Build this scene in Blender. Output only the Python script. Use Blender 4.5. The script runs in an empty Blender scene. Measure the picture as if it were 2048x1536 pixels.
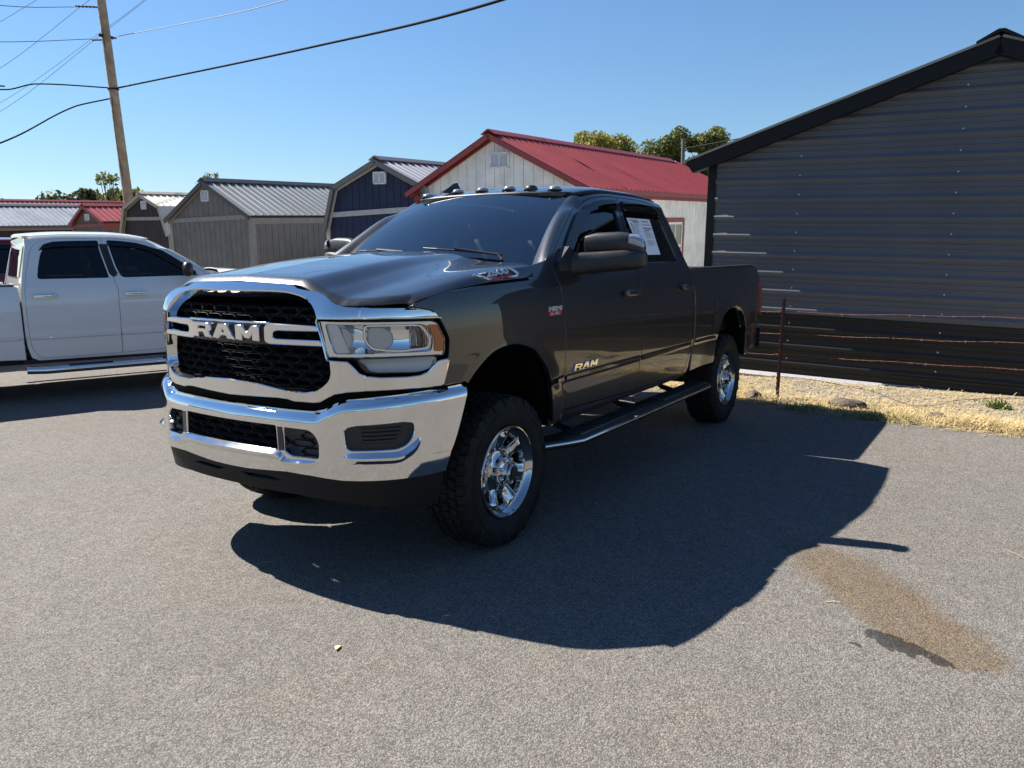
import bpy, bmesh, math, random
import numpy as np
from mathutils import Vector, Matrix
from mathutils.geometry import delaunay_2d_cdt

# ---------------------------------------------------------------- camera, sky, sun, exposure
scene = bpy.context.scene
col = scene.collection
CAM = np.array([3.517, 3.2696, 1.6093]); YAW, PITCH, ROLL, FPX = 3.715799, -.165338, -.0058615, 1574.66
fw = np.array([math.cos(YAW)*math.cos(PITCH), math.sin(YAW)*math.cos(PITCH), math.sin(PITCH)])
rt = np.array([math.sin(YAW), -math.cos(YAW), 0.0]); up = np.cross(rt, fw)
r2 = math.cos(ROLL)*rt + math.sin(ROLL)*up; u2 = -math.sin(ROLL)*rt + math.cos(ROLL)*up
cam = bpy.data.cameras.new('camera'); cam_o = bpy.data.objects.new('camera', cam); col.objects.link(cam_o)
cam.sensor_fit = 'HORIZONTAL'; cam.sensor_width = 36.0; cam.lens = 36.0*FPX/2048.0
cam.clip_start = .05; cam.clip_end = 3000
cam_o.matrix_world = Matrix(((r2[0],u2[0],-fw[0],CAM[0]),(r2[1],u2[1],-fw[1],CAM[1]),(r2[2],u2[2],-fw[2],CAM[2]),(0,0,0,1)))
scene.camera = cam_o

GUP = np.array([.03507521, .02951732, .99894868])          # true vertical: the lot falls 2.6 degrees
SUN = np.array([.0605, -.676, .736]); SUN /= np.linalg.norm(SUN)
world = bpy.data.worlds.new('World'); scene.world = world; world.use_nodes = True
wn = world.node_tree.nodes; wl = world.node_tree.links
bg = wn['Background']; sky = wn.new('ShaderNodeTexSky'); sky.sky_type = 'NISHITA'; sky.sun_disc = False
sky.sun_elevation = math.asin(SUN[2]); sky.sun_rotation = math.atan2(SUN[0], SUN[1])
sky.altitude = 0; sky.air_density = 1.3; sky.dust_density = 0.0; sky.ozone_density = 10.0
wl.new(sky.outputs[0], bg.inputs[0]); bg.inputs[1].default_value = .052
sun_d = bpy.data.lights.new('sun', 'SUN'); sun_d.energy = 5.0; sun_d.angle = math.radians(.53); sun_d.color = (1.0, .93, .82)
sun_o = bpy.data.objects.new('sun', sun_d); col.objects.link(sun_o)
sun_o.rotation_euler = Vector((-SUN[0], -SUN[1], -SUN[2])).to_track_quat('-Z', 'Y').to_euler()
scene.view_settings.view_transform = 'Standard'; scene.view_settings.look = 'None'
scene.view_settings.exposure = 1.35; scene.view_settings.gamma = 1.0
try: scene.view_settings.use_curve_mapping = False
except Exception: pass
scene.cycles.max_bounces = 8; scene.cycles.transparent_max_bounces = 12
RND = random.Random(7)
# ---------------------------------------------------------------- curve and surface maths (truck frame: x forward, y left, z up)
def mono(xs, ys, flat0=False):
    xs = np.asarray(xs, float); ys = np.asarray(ys, float)
    h = np.diff(xs); d = np.diff(ys) / h
    m = np.empty_like(ys); m[0] = 0 if flat0 else d[0]; m[-1] = d[-1]
    for i in range(1, len(xs) - 1):
        m[i] = 0 if d[i-1] * d[i] <= 0 else 2 * d[i-1] * d[i] / (d[i-1] + d[i])
    def f(x):
        x = np.clip(np.asarray(x, float), xs[0], xs[-1])
        i = np.clip(np.searchsorted(xs, x) - 1, 0, len(h) - 1)
        t = (x - xs[i]) / h[i]
        return ((2*t**3-3*t**2+1)*ys[i] + (t**3-2*t**2+t)*h[i]*m[i] + (-2*t**3+3*t**2)*ys[i+1] + (t**3-t**2)*h[i]*m[i+1])
    return f
def sstep(a, b, x):
    t = np.clip((np.asarray(x, float) - a) / (b - a), 0, 1); return t*t*(3-2*t)

WB = -3.785; WZ = .415; TR = .425
_base = mono([.40,.55,.62,.80,.852,.868,.95,1.08,1.20,1.32,1.42,1.48,1.52,1.90],
             [.925,.950,.966,.984,.987,.996,1.001,1.004,1.001,.992,.972,.945,.925,.765])
def archr(x, z, cx, cz=.45): return np.hypot(x - cx, z - cz)
# over the roof: arc-length continuation above z = 1.90
_RY = np.array([.765,.748,.722,.68,.61,.45,.25,0.0]); _RZ = np.array([1.90,1.957,2.008,2.045,2.066,2.083,2.092,2.095])
_RV = 1.90 + np.concatenate([[0], np.cumsum(np.hypot(np.diff(_RY), np.diff(_RZ)))])
_ry = mono(_RV, _RY); _rz = mono(_RV, _RZ); VROOF = _RV[-1]
def flank(x, v):
    """body side (left). v = height up to 1.90, then arc length over the roof to the centre line"""
    x = np.asarray(x, float); v = np.asarray(v, float)
    z = np.where(v <= 1.90, v, _rz(np.maximum(v, 1.90)))
    y = np.where(v <= 1.90, _base(np.minimum(v, 1.90)), _ry(np.maximum(v, 1.90)))
    low = 1 - sstep(1.35, 1.6, v)
    # plan taper at the nose and the tail, fender and bed flares
    y = y - .070 * np.clip((x - .05) / .75, 0, 2)**2 * (x > .05)
    y = y + .030 * sstep(.72, .50, archr(x, z, 0.0)) * low
    bed = sstep(-2.782, -2.792, x)
    y = y + bed * (.030 * sstep(.80, .52, archr(x, z, WB)) * low - .012 * sstep(1.1, 1.45, z))
    y = y - .03 * np.clip((-4.2 - x) / .75, 0, 1)**2
    # roof falls at front and back
    up = sstep(1.85, 2.0, z)
    z = z - up * (.075 * np.clip((x + 1.75) / .6, 0, 1)**2 + .035 * np.clip((-2.1 - x) / .6, 0, 1)**2)
    return np.stack([x, y, z], -1)

# front clip (hood): cross sections from the fender seam (u=0) to the centre (u=1), interpolated along x
_HX = [-.60, -.30, .25, .60, .80, .98]
_HS = {  # rows: y, z control points
 'y': [[.955,.944,.922,.845,.69,.53,.38,.0],[.955,.944,.922,.845,.69,.53,.38,.0],[.952,.937,.905,.82,.68,.535,.385,.0],
       [.935,.915,.875,.785,.67,.54,.39,.0],[.905,.885,.845,.765,.66,.545,.395,.0],[.86,.84,.80,.73,.65,.55,.40,.0]],
 'z': [[1.460,1.503,1.540,1.558,1.563,1.585,1.620,1.636],[1.458,1.500,1.536,1.552,1.557,1.578,1.613,1.628],[1.446,1.470,1.493,1.508,1.514,1.535,1.577,1.592],
       [1.410,1.422,1.436,1.446,1.452,1.480,1.533,1.548],[1.368,1.378,1.390,1.398,1.406,1.440,1.498,1.513],[1.338,1.346,1.353,1.359,1.374,1.418,1.468,1.484]]}
_HU = np.array([0,.06,.13,.24,.40,.55,.70,1.0])
_hyu = [mono(_HU, r) for r in _HS['y']]; _hzu = [mono(_HU, r) for r in _HS['z']]
def _interpx(fs, xs, x, u):
    x = np.asarray(x, float); u = np.asarray(u, float)
    vals = np.stack([f(u) for f in fs]); xs = np.asarray(xs)
    m = np.gradient(vals, xs, axis=0)
    xx = np.clip(x, xs[0], xs[-1]); i = np.clip(np.searchsorted(xs, xx) - 1, 0, len(xs) - 2)
    h = xs[i+1] - xs[i]; t = (xx - xs[i]) / h
    g = lambda a, k: np.take_along_axis(a.reshape(len(xs), -1), k.reshape(1, -1), 0).reshape(k.shape)
    return (2*t**3-3*t**2+1)*g(vals,i) + (t**3-2*t**2+t)*h*g(m,i) + (-2*t**3+3*t**2)*g(vals,i+1) + (t**3-t**2)*h*g(m,i+1)
HF = [(.942,.0),(.941,.20),(.936,.345),(.930,.40),(.932,.47),(.934,.53),(.932,.575),(.922,.625),(.902,.675),(.874,.72),(.834,.77),(.794,.815),(.752,.855),(.720,.885)]
_hfy = [p[1] for p in HF]; _hfx = [p[0] for p in HF]
def hood(x, u):
    x = np.asarray(x, float); u = np.broadcast_to(np.asarray(u, float), x.shape)
    y = _interpx(_hyu, _HX, x, u); z = _interpx(_hzu, _HX, x, u)
    q = np.maximum(0, (x - (np.interp(y, _hfy, _hfx) - .055)) / .055)      # the leading edge rolls over
    return np.stack([x, y, z + .012*sstep(.5,.9,x) - .022*q*q], -1)
def hoodm(x, w):  # w ~ metres across: w = 0 seam .. .98 centre
    return hood(x, np.asarray(w, float) / .98)

# front fascia: y, z -> x
def fas_plan(y):
    y = np.abs(np.asarray(y, float))
    return 1.045 - .21*y*y - 1.82*np.maximum(0, y - .58)**2
def fascia(y, z):
    y = np.asarray(y, float); z = np.asarray(z, float)
    lean = -.080 * np.maximum(0, (z - 1.315) / .160)**1.4
    return np.stack([fas_plan(y) + lean, y, z], -1)
# bumper: arc length s along the plan curve, height z
_BP = np.array([(0,1.082),(.15,1.078),(.30,1.066),(.45,1.044),(.58,1.012),(.70,.960),(.80,.888),(.875,.80),(.93,.70),(.968,.60),(.992,.52),(1.008,.44),(1.012,.36)])
_bn = mono(np.arange(len(_BP)), _BP[:,0]); _bx = mono(np.arange(len(_BP)), _BP[:,1], True)
_tt = np.linspace(0, len(_BP)-1, 400); _bs = np.concatenate([[0], np.cumsum(np.hypot(np.diff(_bn(_tt)), np.diff(_bx(_tt))))]); SMAX = _bs[-1]
_kt = np.linspace(0, SMAX, 41)
_sy = mono(_kt, np.interp(_kt, _bs, _bn(_tt))); _sx = mono(_kt, np.interp(_kt, _bs, _bx(_tt)), True)
_ztop = mono([0,.25,.50,.56,.64,.72,.80,1.0,1.6], [.880,.882,.880,.880,.915,.940,.946,.956,.975])
def bumper(s, z):
    s = np.asarray(s, float); z = np.asarray(z, float); a = np.abs(s); e = 1e-3
    y = np.sign(s)*_sy(a); x = _sx(a)
    tx = _sx(np.abs(s+e)) - _sx(np.abs(s-e)); ty = np.sign(s+e)*_sy(np.abs(s+e)) - np.sign(s-e)*_sy(np.abs(s-e))
    l = np.hypot(tx, ty) + 1e-12; nx, ny = ty/l, -tx/l
    zt = _ztop(a); r = .055; q = np.clip((z - (zt - r)) / r, 0, .98)
    o = -r * (1 - np.sqrt(1 - q*q)) - .22*np.maximum(0, .66 - z)**1.3 - .012*np.maximum(0,(z-.66))
    return np.stack([x + nx*o, y + ny*o, z], -1)
# windshield: t across (-1..1), h up (0..1)
def wind(t, h):
    t = np.asarray(t, float); h = np.asarray(h, float)
    xb = -.30 - .20*t*t; xt = -1.13 - .10*t*t
    yb = .82*t; yt = .660*t; zb = 1.535 - .03*t*t; zt = 2.005 - .03*t*t
    b = .035*np.sin(np.pi*h)
    return np.stack([xb+(xt-xb)*h + b*.5, yb+(yt-yb)*h, zb+(zt-zb)*h + b], -1)
# ---------------------------------------------------------------- materials
def mat(name, base, rough=.6, metal=0.0, spec=.5, coat=0.0, coat_r=.03, noise=None, bump=None, emit=None):
    """noise = (scale, amount) darkens/lightens the base colour unevenly; bump = (scale, strength, distance)"""
    m = bpy.data.materials.new(name); m.use_nodes = True
    n = m.node_tree.nodes; l = m.node_tree.links; b = n['Principled BSDF']
    b.inputs['Base Color'].default_value = (*base, 1); b.inputs['Roughness'].default_value = rough
    b.inputs['Metallic'].default_value = metal; b.inputs['Specular IOR Level'].default_value = spec
    b.inputs['Coat Weight'].default_value = coat; b.inputs['Coat Roughness'].default_value = coat_r
    tc = n.new('ShaderNodeTexCoord')
    if noise:
        t = n.new('ShaderNodeTexNoise'); t.inputs['Scale'].default_value = noise[0]; t.inputs['Detail'].default_value = 6
        l.new(tc.outputs['Object'], t.inputs['Vector'])
        r = n.new('ShaderNodeMapRange'); r.inputs[1].default_value = .3; r.inputs[2].default_value = .7
        r.inputs[3].default_value = 1 - noise[1]; r.inputs[4].default_value = 1 + noise[1]
        l.new(t.outputs[0], r.inputs[0])
        x = n.new('ShaderNodeMix'); x.data_type = 'RGBA'; x.blend_type = 'MULTIPLY'; x.inputs[0].default_value = 1
        x.inputs[6].default_value = (*base, 1); l.new(r.outputs[0], x.inputs[7]); l.new(x.outputs[2], b.inputs['Base Color'])
        if len(noise) > 2:
            rr = n.new('ShaderNodeMapRange'); rr.inputs[1].default_value = .35; rr.inputs[2].default_value = .7
            rr.inputs[3].default_value = rough; rr.inputs[4].default_value = noise[2]
            l.new(t.outputs[0], rr.inputs[0]); l.new(rr.outputs[0], b.inputs['Roughness'])
    if bump:
        t2 = n.new('ShaderNodeTexNoise'); t2.inputs['Scale'].default_value = bump[0]; t2.inputs['Detail'].default_value = 4
        l.new(tc.outputs['Object'], t2.inputs['Vector'])
        bp = n.new('ShaderNodeBump'); bp.inputs['Strength'].default_value = bump[1]; bp.inputs['Distance'].default_value = bump[2]
        l.new(t2.outputs[0], bp.inputs['Height']); l.new(bp.outputs[0], b.inputs['Normal'])
    if emit:
        b.inputs['Emission Color'].default_value = (*emit[:3], 1); b.inputs['Emission Strength'].default_value = emit[3]
    return m
def glass(name, tint, refl=1.0, rough=.0, ior=1.5):
    """a single pane: clear tinted transmission under a Fresnel reflection"""
    m = bpy.data.materials.new(name); m.use_nodes = True; n = m.node_tree.nodes; l = m.node_tree.links
    for x in list(n): n.remove(x)
    o = n.new('ShaderNodeOutputMaterial'); tr = n.new('ShaderNodeBsdfTransparent'); tr.inputs[0].default_value = (*tint, 1)
    gl = n.new('ShaderNodeBsdfGlossy'); gl.inputs['Roughness'].default_value = rough; gl.inputs[0].default_value = (refl, refl, refl, 1)
    fr = n.new('ShaderNodeFresnel'); fr.inputs[0].default_value = ior; mx = n.new('ShaderNodeMixShader')
    l.new(fr.outputs[0], mx.inputs[0]); l.new(tr.outputs[0], mx.inputs[1]); l.new(gl.outputs[0], mx.inputs[2]); l.new(mx.outputs[0], o.inputs[0])
    return m

# ---------------------------------------------------------------- objects and meshes
def tag(o, label=None, cat=None, group=None, kind=None):
    if label: o['label'] = label
    if cat: o['category'] = cat
    if group: o['group'] = group
    if kind: o['kind'] = kind
    return o
def thing(name, label, cat, loc=(0,0,0), group=None, rot=None):
    o = bpy.data.objects.new(name, None); col.objects.link(o); o.location = loc; o.empty_display_size = .2
    if rot is not None: o.rotation_euler = rot
    return tag(o, label, cat, group)
def link(name, me, m=None, parent=None):
    o = bpy.data.objects.new(name, me); col.objects.link(o)
    if m is not None and len(me.materials) == 0: me.materials.append(m)
    if parent is not None: o.parent = parent
    return o
def mesh(name, V, F, m=None, parent=None, smooth=None, normals=None):
    me = bpy.data.meshes.new(name); me.from_pydata([tuple(map(float, v)) for v in V], [], [tuple(map(int, f)) for f in F]); me.update()
    if smooth is not None:
        me.polygons.foreach_set('use_smooth', [True]*len(me.polygons))
        if smooth < 180: me.set_sharp_from_angle(angle=math.radians(smooth))
    if normals is not None:
        me.polygons.foreach_set('use_smooth', [True]*len(me.polygons))
        me.normals_split_custom_set_from_vertices([tuple(map(float, x)) for x in normals])
    return link(name, me, m, parent)
class MB:
    def __init__(s): s.V = []; s.F = []
    def add(s, V, F):
        k = len(s.V); s.V += [tuple(v) for v in V]; s.F += [tuple(i+k for i in f) for f in F]; return s
    def box(s, c, d, R=None, bev=0.0):
        c = np.array(c, float); d = np.array(d, float)/2
        if bev <= 0:
            P = np.array([(x,y,z) for x in(-1,1) for y in(-1,1) for z in(-1,1)], float)*d
            F = [(0,1,3,2),(4,6,7,5),(0,4,5,1),(2,3,7,6),(0,2,6,4),(1,5,7,3)]
        else:
            bm = bmesh.new(); bmesh.ops.create_cube(bm, size=2.0)
            for v in bm.verts: v.co = Vector((v.co.x*d[0], v.co.y*d[1], v.co.z*d[2]))
            bmesh.ops.bevel(bm, geom=list(bm.edges), offset=bev, segments=2, affect='EDGES', profile=.5)
            bm.verts.index_update(); P = np.array([v.co[:] for v in bm.verts]); F = [tuple(v.index for v in f.verts) for f in bm.faces]; bm.free()
        if R is not None: P = P @ np.array(R).T
        return s.add(P + c, F)
    def tube(s, path, r, n=10, cap=True, up=None):
        P = np.array(path, float); m = len(P); rr = np.broadcast_to(np.asarray(r, float), (m,))
        T = np.gradient(P, axis=0); T /= np.linalg.norm(T, axis=1)[:,None] + 1e-12
        a = np.array([0,0,1.0]) if up is None else np.array(up, float)
        if abs(T[0] @ a) > .95: a = np.array([1.0,0,0])
        V = []; N = np.cross(T[0], a); N /= np.linalg.norm(N)
        for i in range(m):
            N = N - T[i]*(N @ T[i]); N /= np.linalg.norm(N); B = np.cross(T[i], N)
            V += [P[i] + rr[i]*(math.cos(t)*N + math.sin(t)*B) for t in np.arange(n)*2*math.pi/n]
        F = [(i*n+j, i*n+(j+1)%n, (i+1)*n+(j+1)%n, (i+1)*n+j) for i in range(m-1) for j in range(n)]
        if cap: F += [tuple(range(n-1,-1,-1)), tuple(range((m-1)*n, m*n))]
        return s.add(V, F)
    def lathe(s, prof, n=48, axis='y', c=(0,0,0)):
        """prof: (radius, height along the axis)"""
        V = []; c = np.array(c, float)
        for k in range(n):
            a = 2*math.pi*k/n; ca, sa = math.cos(a), math.sin(a)
            for r, h in prof:
                p = (r*ca, h, r*sa) if axis == 'y' else ((r*ca, r*sa, h) if axis == 'z' else (h, r*ca, r*sa))
                V.append(c + p)
        m = len(prof)
        F = [(k*m+j, k*m+j+1, ((k+1)%n)*m+j+1, ((k+1)%n)*m+j) for k in range(n) for j in range(m-1)]
        return s.add(V, F)
    def prism(s, poly, o, u, v, w, inset=0.0):
        """polygon in the plane (u,v) at o, thickened along w"""
        o, u, v, w = (np.array(q, float) for q in (o, u, v, w)); n = len(poly)
        A = [o + u*a + v*b for a, b in poly]; B = [p + w for p in A]
        if inset:
            q = offset2(poly, -inset); B = [o + u*a + v*b + w for a, b in q]
        F = [tuple(range(n-1,-1,-1)), tuple(range(n, 2*n))] + [(i, (i+1)%n, n+(i+1)%n, n+i) for i in range(n)]
        return s.add(A + B, F)
    def grid(s, fm, us, vs):
        U, W = np.meshgrid(us, vs, indexing='ij'); P = fm(U.ravel(), W.ravel()); k = len(vs)
        return s.add(P, [(i*k+j, (i+1)*k+j, (i+1)*k+j+1, i*k+j+1) for i in range(len(us)-1) for j in range(k-1)])
    def build(s, name, m, parent=None, smooth=None): return mesh(name, s.V, s.F, m, parent, smooth)

# ---------------------------------------------------------------- 2D outlines
def spl(pts, n=8, closed=False):
    P = np.array(pts, float); m = len(P); out = []
    for i in range(m if closed else m-1):
        p1, p2 = P[i], P[(i+1)%m]
        p0 = P[i-1] if (closed or i > 0) else 2*p1 - p2
        p3 = P[(i+2)%m] if (closed or i+2 < m) else 2*p2 - p1
        for t in np.arange(n)/n:
            out.append(.5*((2*p1)+(-p0+p2)*t+(2*p0-5*p1+4*p2-p3)*t*t+(-p0+3*p1-3*p2+p3)*t**3))
    if not closed: out.append(P[-1])
    return [tuple(q) for q in out]
def rnd(poly, r, n=4):
    """fillet every corner; r one radius or one per corner"""
    P = [np.array(p, float) for p in poly]; m = len(P); out = []
    rr = [r]*m if np.isscalar(r) else r
    for i in range(m):
        a, b, c = P[i-1], P[i], P[(i+1)%m]; la, lc = np.linalg.norm(a-b), np.linalg.norm(c-b)
        k = min(rr[i], .48*la, .48*lc)
        if k < 1e-5: out.append(tuple(b)); continue
        s, e = b+(a-b)/la*k, b+(c-b)/lc*k
        for t in np.linspace(0, 1, n+1): out.append(tuple((1-t)**2*s + 2*t*(1-t)*b + t*t*e))
    return out
def dense(poly, res):
    out = []; m = len(poly)
    for i in range(m):
        a = np.array(poly[i], float); b = np.array(poly[(i+1)%m], float); k = max(1, int(math.ceil(np.linalg.norm(b-a)/res)))
        if np.linalg.norm(b-a) < 1e-6: continue
        out += [tuple(a+(b-a)*t/k) for t in range(k)]
    return out
def area2(P): P = np.array(P); x, y = P[:,0], P[:,1]; return .5*np.sum(x*np.roll(y,-1)-y*np.roll(x,-1))
def offset2(poly, d):
    P = np.array(poly, float)
    if area2(P) < 0: d = -d
    e = np.roll(P,-1,0) - P; e /= np.linalg.norm(e,axis=1)[:,None]+1e-12; nn = np.stack([e[:,1],-e[:,0]],1)
    a = np.roll(nn,1,0); b = a+nn; l = np.sum(b*b,1)[:,None]; b = 2*b/np.maximum(l,.8)
    return [tuple(q) for q in P + b*d]
def inside(poly, Q):
    P = np.array(poly); Q = np.array(Q); r = np.zeros(len(Q), bool); x1, y1 = P[:,0], P[:,1]; x2, y2 = np.roll(x1,-1), np.roll(y1,-1)
    for a, b, c, d in zip(x1, y1, x2, y2):
        if b == d: continue
        k = (b > Q[:,1]) != (d > Q[:,1]); r ^= k & (Q[:,0] < (c-a)*(Q[:,1]-b)/(d-b)+a)
    return r
def fnormal(fm, a, b, e=2e-4):
    n = np.cross(fm(a+e,b)-fm(a-e,b), fm(a,b+e)-fm(a,b-e)); return n/(np.linalg.norm(n,axis=1)[:,None]+1e-15)

def panel(name, outline, fm, m, parent=None, holes=(), res=.035, edge=((.003,.003),(.004,.02)), hedge=None, sign=1, mirror=False):
    """sheet trimmed from the surface fm(a,b): outline and holes in parameter space, rolled edges; sign turns the outside round; mirror reflects y"""
    loops = [dense(outline, res)] + [dense(h, res) for h in holes]
    if hedge is None: hedge = edge
    A = np.array(loops[0]); lo, hi = A.min(0), A.max(0)
    gx = np.arange(lo[0]+res/2, hi[0], res); gy = np.arange(lo[1]+res/2, hi[1], res*.866)
    G = np.array([(x+(.5*res if j%2 else 0), y) for j, y in enumerate(gy) for x in gx]) if len(gx)*len(gy) else np.zeros((0,2))
    if len(G):
        k = inside(loops[0], G)
        for h in loops[1:]: k &= ~inside(h, G)
        G = G[k]
        if len(G):
            B = np.concatenate([np.array(q) for q in loops]); ok = np.ones(len(G), bool)
            for i in range(0, len(G), 2000): ok[i:i+2000] = ((G[i:i+2000,None,:]-B[None])**2).sum(2).min(1) > (.62*res)**2
            G = G[ok]
    pts = []; E = []
    for q in loops:
        k = len(pts); pts += [Vector(p) for p in q]; E += [(k+i, k+(i+1)%len(q)) for i in range(len(q))]
    pts += [Vector((float(a), float(b))) for a, b in G]
    v2, _, f2, ov, _, _ = delaunay_2d_cdt(pts, E, [], 0, 1e-7)
    P2 = np.array([v[:] for v in v2]); F = [tuple(f) for f in f2]
    cen = np.array([P2[list(f)].mean(0) for f in F]); k = inside(loops[0], cen)
    for h in loops[1:]: k &= ~inside(h, cen)
    F = [f for f, q in zip(F, k) if q]
    idx = {}
    for i, orig in enumerate(ov):
        for o in orig: idx[o] = i
    V = fm(P2[:,0], P2[:,1]); N = fnormal(fm, P2[:,0], P2[:,1])*sign
    V = list(V); NN = list(N)
    fl = []
    for f in F:
        a, b, c = (P2[i] for i in f); s = (b[0]-a[0])*(c[1]-a[1])-(b[1]-a[1])*(c[0]-a[0])
        fl.append(f if s*sign > 0 else f[::-1])
    F = fl; k0 = 0
    for li, q in enumerate(loops):
        m_ = len(q); ids = [idx[k0+i] for i in range(m_)]; k0 += m_
        rings = edge if li == 0 else (hedge[li-1] if isinstance(hedge, dict) and (li-1) in hedge else (edge if isinstance(hedge, dict) else hedge))
        ccw = area2(q) > 0; d1 = 1 if li == 0 else -1
        prev = ids; Q = np.array(q); base_n = fnormal(fm, Q[:,0], Q[:,1])*sign; P0 = fm(Q[:,0], Q[:,1])
        t = np.array(offset2(q, .002*d1)); T = fm(t[:,0], t[:,1])-P0; T -= base_n*np.sum(T*base_n,1)[:,None]; T /= np.linalg.norm(T,axis=1)[:,None]+1e-12
        po, pd = 0.0, 0.0
        for off, dep in rings:
            o2 = np.array(offset2(q, off*d1)); R = fm(o2[:,0], o2[:,1]) - base_n*dep
            nn = T*(dep-pd+1e-6) + base_n*(off-po+1e-9); nn /= np.linalg.norm(nn,axis=1)[:,None]+1e-12
            # each ring keeps its own hard edge
            a = len(V); V += list(fm(*np.array(offset2(q, po*d1)).T) - base_n*pd) if po or pd else list(P0); NN += list(nn)
            b = len(V); V += list(R); NN += list(nn)
            for i in range(m_):
                j = (i+1)%m_; f = (a+i, b+i, b+j, a+j)
                F.append(f if ((ccw == (d1 > 0)) == (sign > 0)) else f[::-1])
            po, pd = off, dep
    V = np.array(V); NN = np.array(NN)
    if mirror: V = V*[1,-1,1]; NN = NN*[1,-1,1]; F = [f[::-1] for f in F]
    return mesh(name, V, F, m, parent, normals=NN)
def plane_map(o, u, v):
    o, u, v = (np.array(q, float) for q in (o, u, v)); return lambda a, b: o + np.asarray(a)[...,None]*u + np.asarray(b)[...,None]*v
def copy_tree(o, parent=None, skip=(), remat=None):
    c = o.copy(); col.objects.link(c); c.parent = parent
    if remat and c.type == 'MESH':
        for sl in c.material_slots:
            if sl.material and sl.material.name in remat:
                new = remat[sl.material.name]; sl.link = 'OBJECT'; sl.material = new
    for ch in list(o.children):
        if ch.name.split('.')[0] not in skip: copy_tree(ch, c, skip, remat)
    return c
def text_mesh(s, size, bold=.0):
    cu = bpy.data.curves.new('t', 'FONT'); cu.body = s; cu.size = size; cu.offset = bold; cu.align_x = 'CENTER'; cu.align_y = 'CENTER'; cu.resolution_u = 3
    ob = bpy.data.objects.new('t', cu); col.objects.link(ob); bpy.context.view_layer.update()
    me = bpy.data.meshes.new_from_object(ob.evaluated_get(bpy.context.evaluated_depsgraph_get()))
    V = np.array([v.co[:] for v in me.vertices]); F = [tuple(p.vertices) for p in me.polygons]
    bpy.data.objects.remove(ob); bpy.data.curves.remove(cu); bpy.data.meshes.remove(me)
    return V, F
def text_on(name, s, size, o, u, v, w, m, parent, width=None, bold=0.0, th=.003, bend=None):
    """raised lettering: text plane u (reading direction), v (up), w (outward)"""
    V, F = text_mesh(s, size, bold); o, u, v, w = (np.array(q, float) for q in (o, u, v, w))
    if width: V[:,0] *= width/(V[:,0].max()-V[:,0].min())
    A = o + V[:,:1]*u + V[:,1:2]*v; n = len(A)
    ed = {}
    for f in F:
        for i in range(len(f)):
            e = (f[i], f[(i+1)%len(f)]); ed[e] = 1
    S = [(a, b, b+n, a+n) for (a, b) in ed if (b, a) not in ed]
    return mesh(name, np.concatenate([A + w*th, A]), list(F) + [(b_, a_, d_, c_)[::-1] for (a_, b_, c_, d_) in S], m, parent)
# ---------------------------------------------------------------- the dark grey pickup in the middle
def paint(name, base, flake=.25, metal=.7, rough=.36):
    m = mat(name, base, rough, metal, .5, 1.0, .02); n = m.node_tree.nodes; l = m.node_tree.links; b = n['Principled BSDF']
    tc = n['Texture Coordinate']; v = n.new('ShaderNodeTexVoronoi'); v.inputs['Scale'].default_value = 900; l.new(tc.outputs['Object'], v.inputs['Vector'])
    x = n.new('ShaderNodeMix'); x.data_type = 'RGBA'; x.inputs[0].default_value = flake; x.inputs[6].default_value = (*base, 1)
    hs = n.new('ShaderNodeMix'); hs.data_type = 'RGBA'; hs.blend_type = 'MULTIPLY'; hs.inputs[0].default_value = 1; hs.inputs[6].default_value = (*[c*2.2 for c in base], 1)
    bw = n.new('ShaderNodeSeparateColor'); l.new(v.outputs['Color'], bw.inputs[0]); l.new(bw.outputs[0], hs.inputs[7]); l.new(hs.outputs[2], x.inputs[7]); l.new(x.outputs[2], b.inputs['Base Color'])
    # a thin film of road dust on the clear coat
    t = n.new('ShaderNodeTexNoise'); t.inputs['Scale'].default_value = 2.2; t.inputs['Detail'].default_value = 8; l.new(tc.outputs['Object'], t.inputs['Vector'])
    r = n.new('ShaderNodeMapRange'); r.inputs[1].default_value = .4; r.inputs[2].default_value = .75; r.inputs[3].default_value = .012; r.inputs[4].default_value = .05
    l.new(t.outputs[0], r.inputs[0]); l.new(r.outputs[0], b.inputs['Coat Roughness'])
    return m
M = {}
M['paint'] = paint('grey_metallic_paint', (.0135,.0145,.0178), rough=.34, metal=.45)
M['chrome'] = mat('chrome', (.74,.74,.74), .03, 1.0, noise=(3.0,.05,.09))
M['chrome_dull'] = mat('chrome_satin', (.55,.55,.55), .25, 1.0)
M['black'] = mat('black_plastic', (.012,.012,.013), .45, bump=(300,.08,.002))
M['black2'] = mat('black_grille_plastic', (.030,.030,.034), .38)
M['gap'] = mat('underbody_black', (.004,.004,.004), .9, spec=.1)
M['trim'] = mat('grey_black_mirror_plastic', (.019,.020,.022), .42, noise=(30,.25), bump=(500,.10,.001))
M['rubber'] = mat('tyre_rubber', (.014,.014,.014), .75, spec=.25, noise=(9,.4))
M['glass'] = glass('windscreen_glass', (.20,.235,.235), .95, ior=2.6)
M['tint'] = glass('tinted_side_glass', (.115,.125,.13), .95)
M['lens'] = glass('clear_lamp_lens', (.93,.95,.96), 1.0)
M['amber'] = mat('amber_reflector', (.75,.20,.02), .22, spec=.6, bump=(160,.5,.004))
M['reflector'] = mat('lamp_reflector', (.78,.79,.80), .06, 1.0)
M['frost'] = mat('lamp_pale_blade', (.70,.73,.77), .20, .35)
M['frost2'] = mat('lamp_grey_shield', (.55,.58,.60), .25, .3)
M['frost3'] = mat('lamp_silver_bowl', (.62,.63,.64), .30, .15)
M['red'] = mat('tail_lamp_red', (.32,.012,.014), .12, coat=1)
M['redink'] = mat('red_badge_enamel', (.55,.02,.025), .3)
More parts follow.
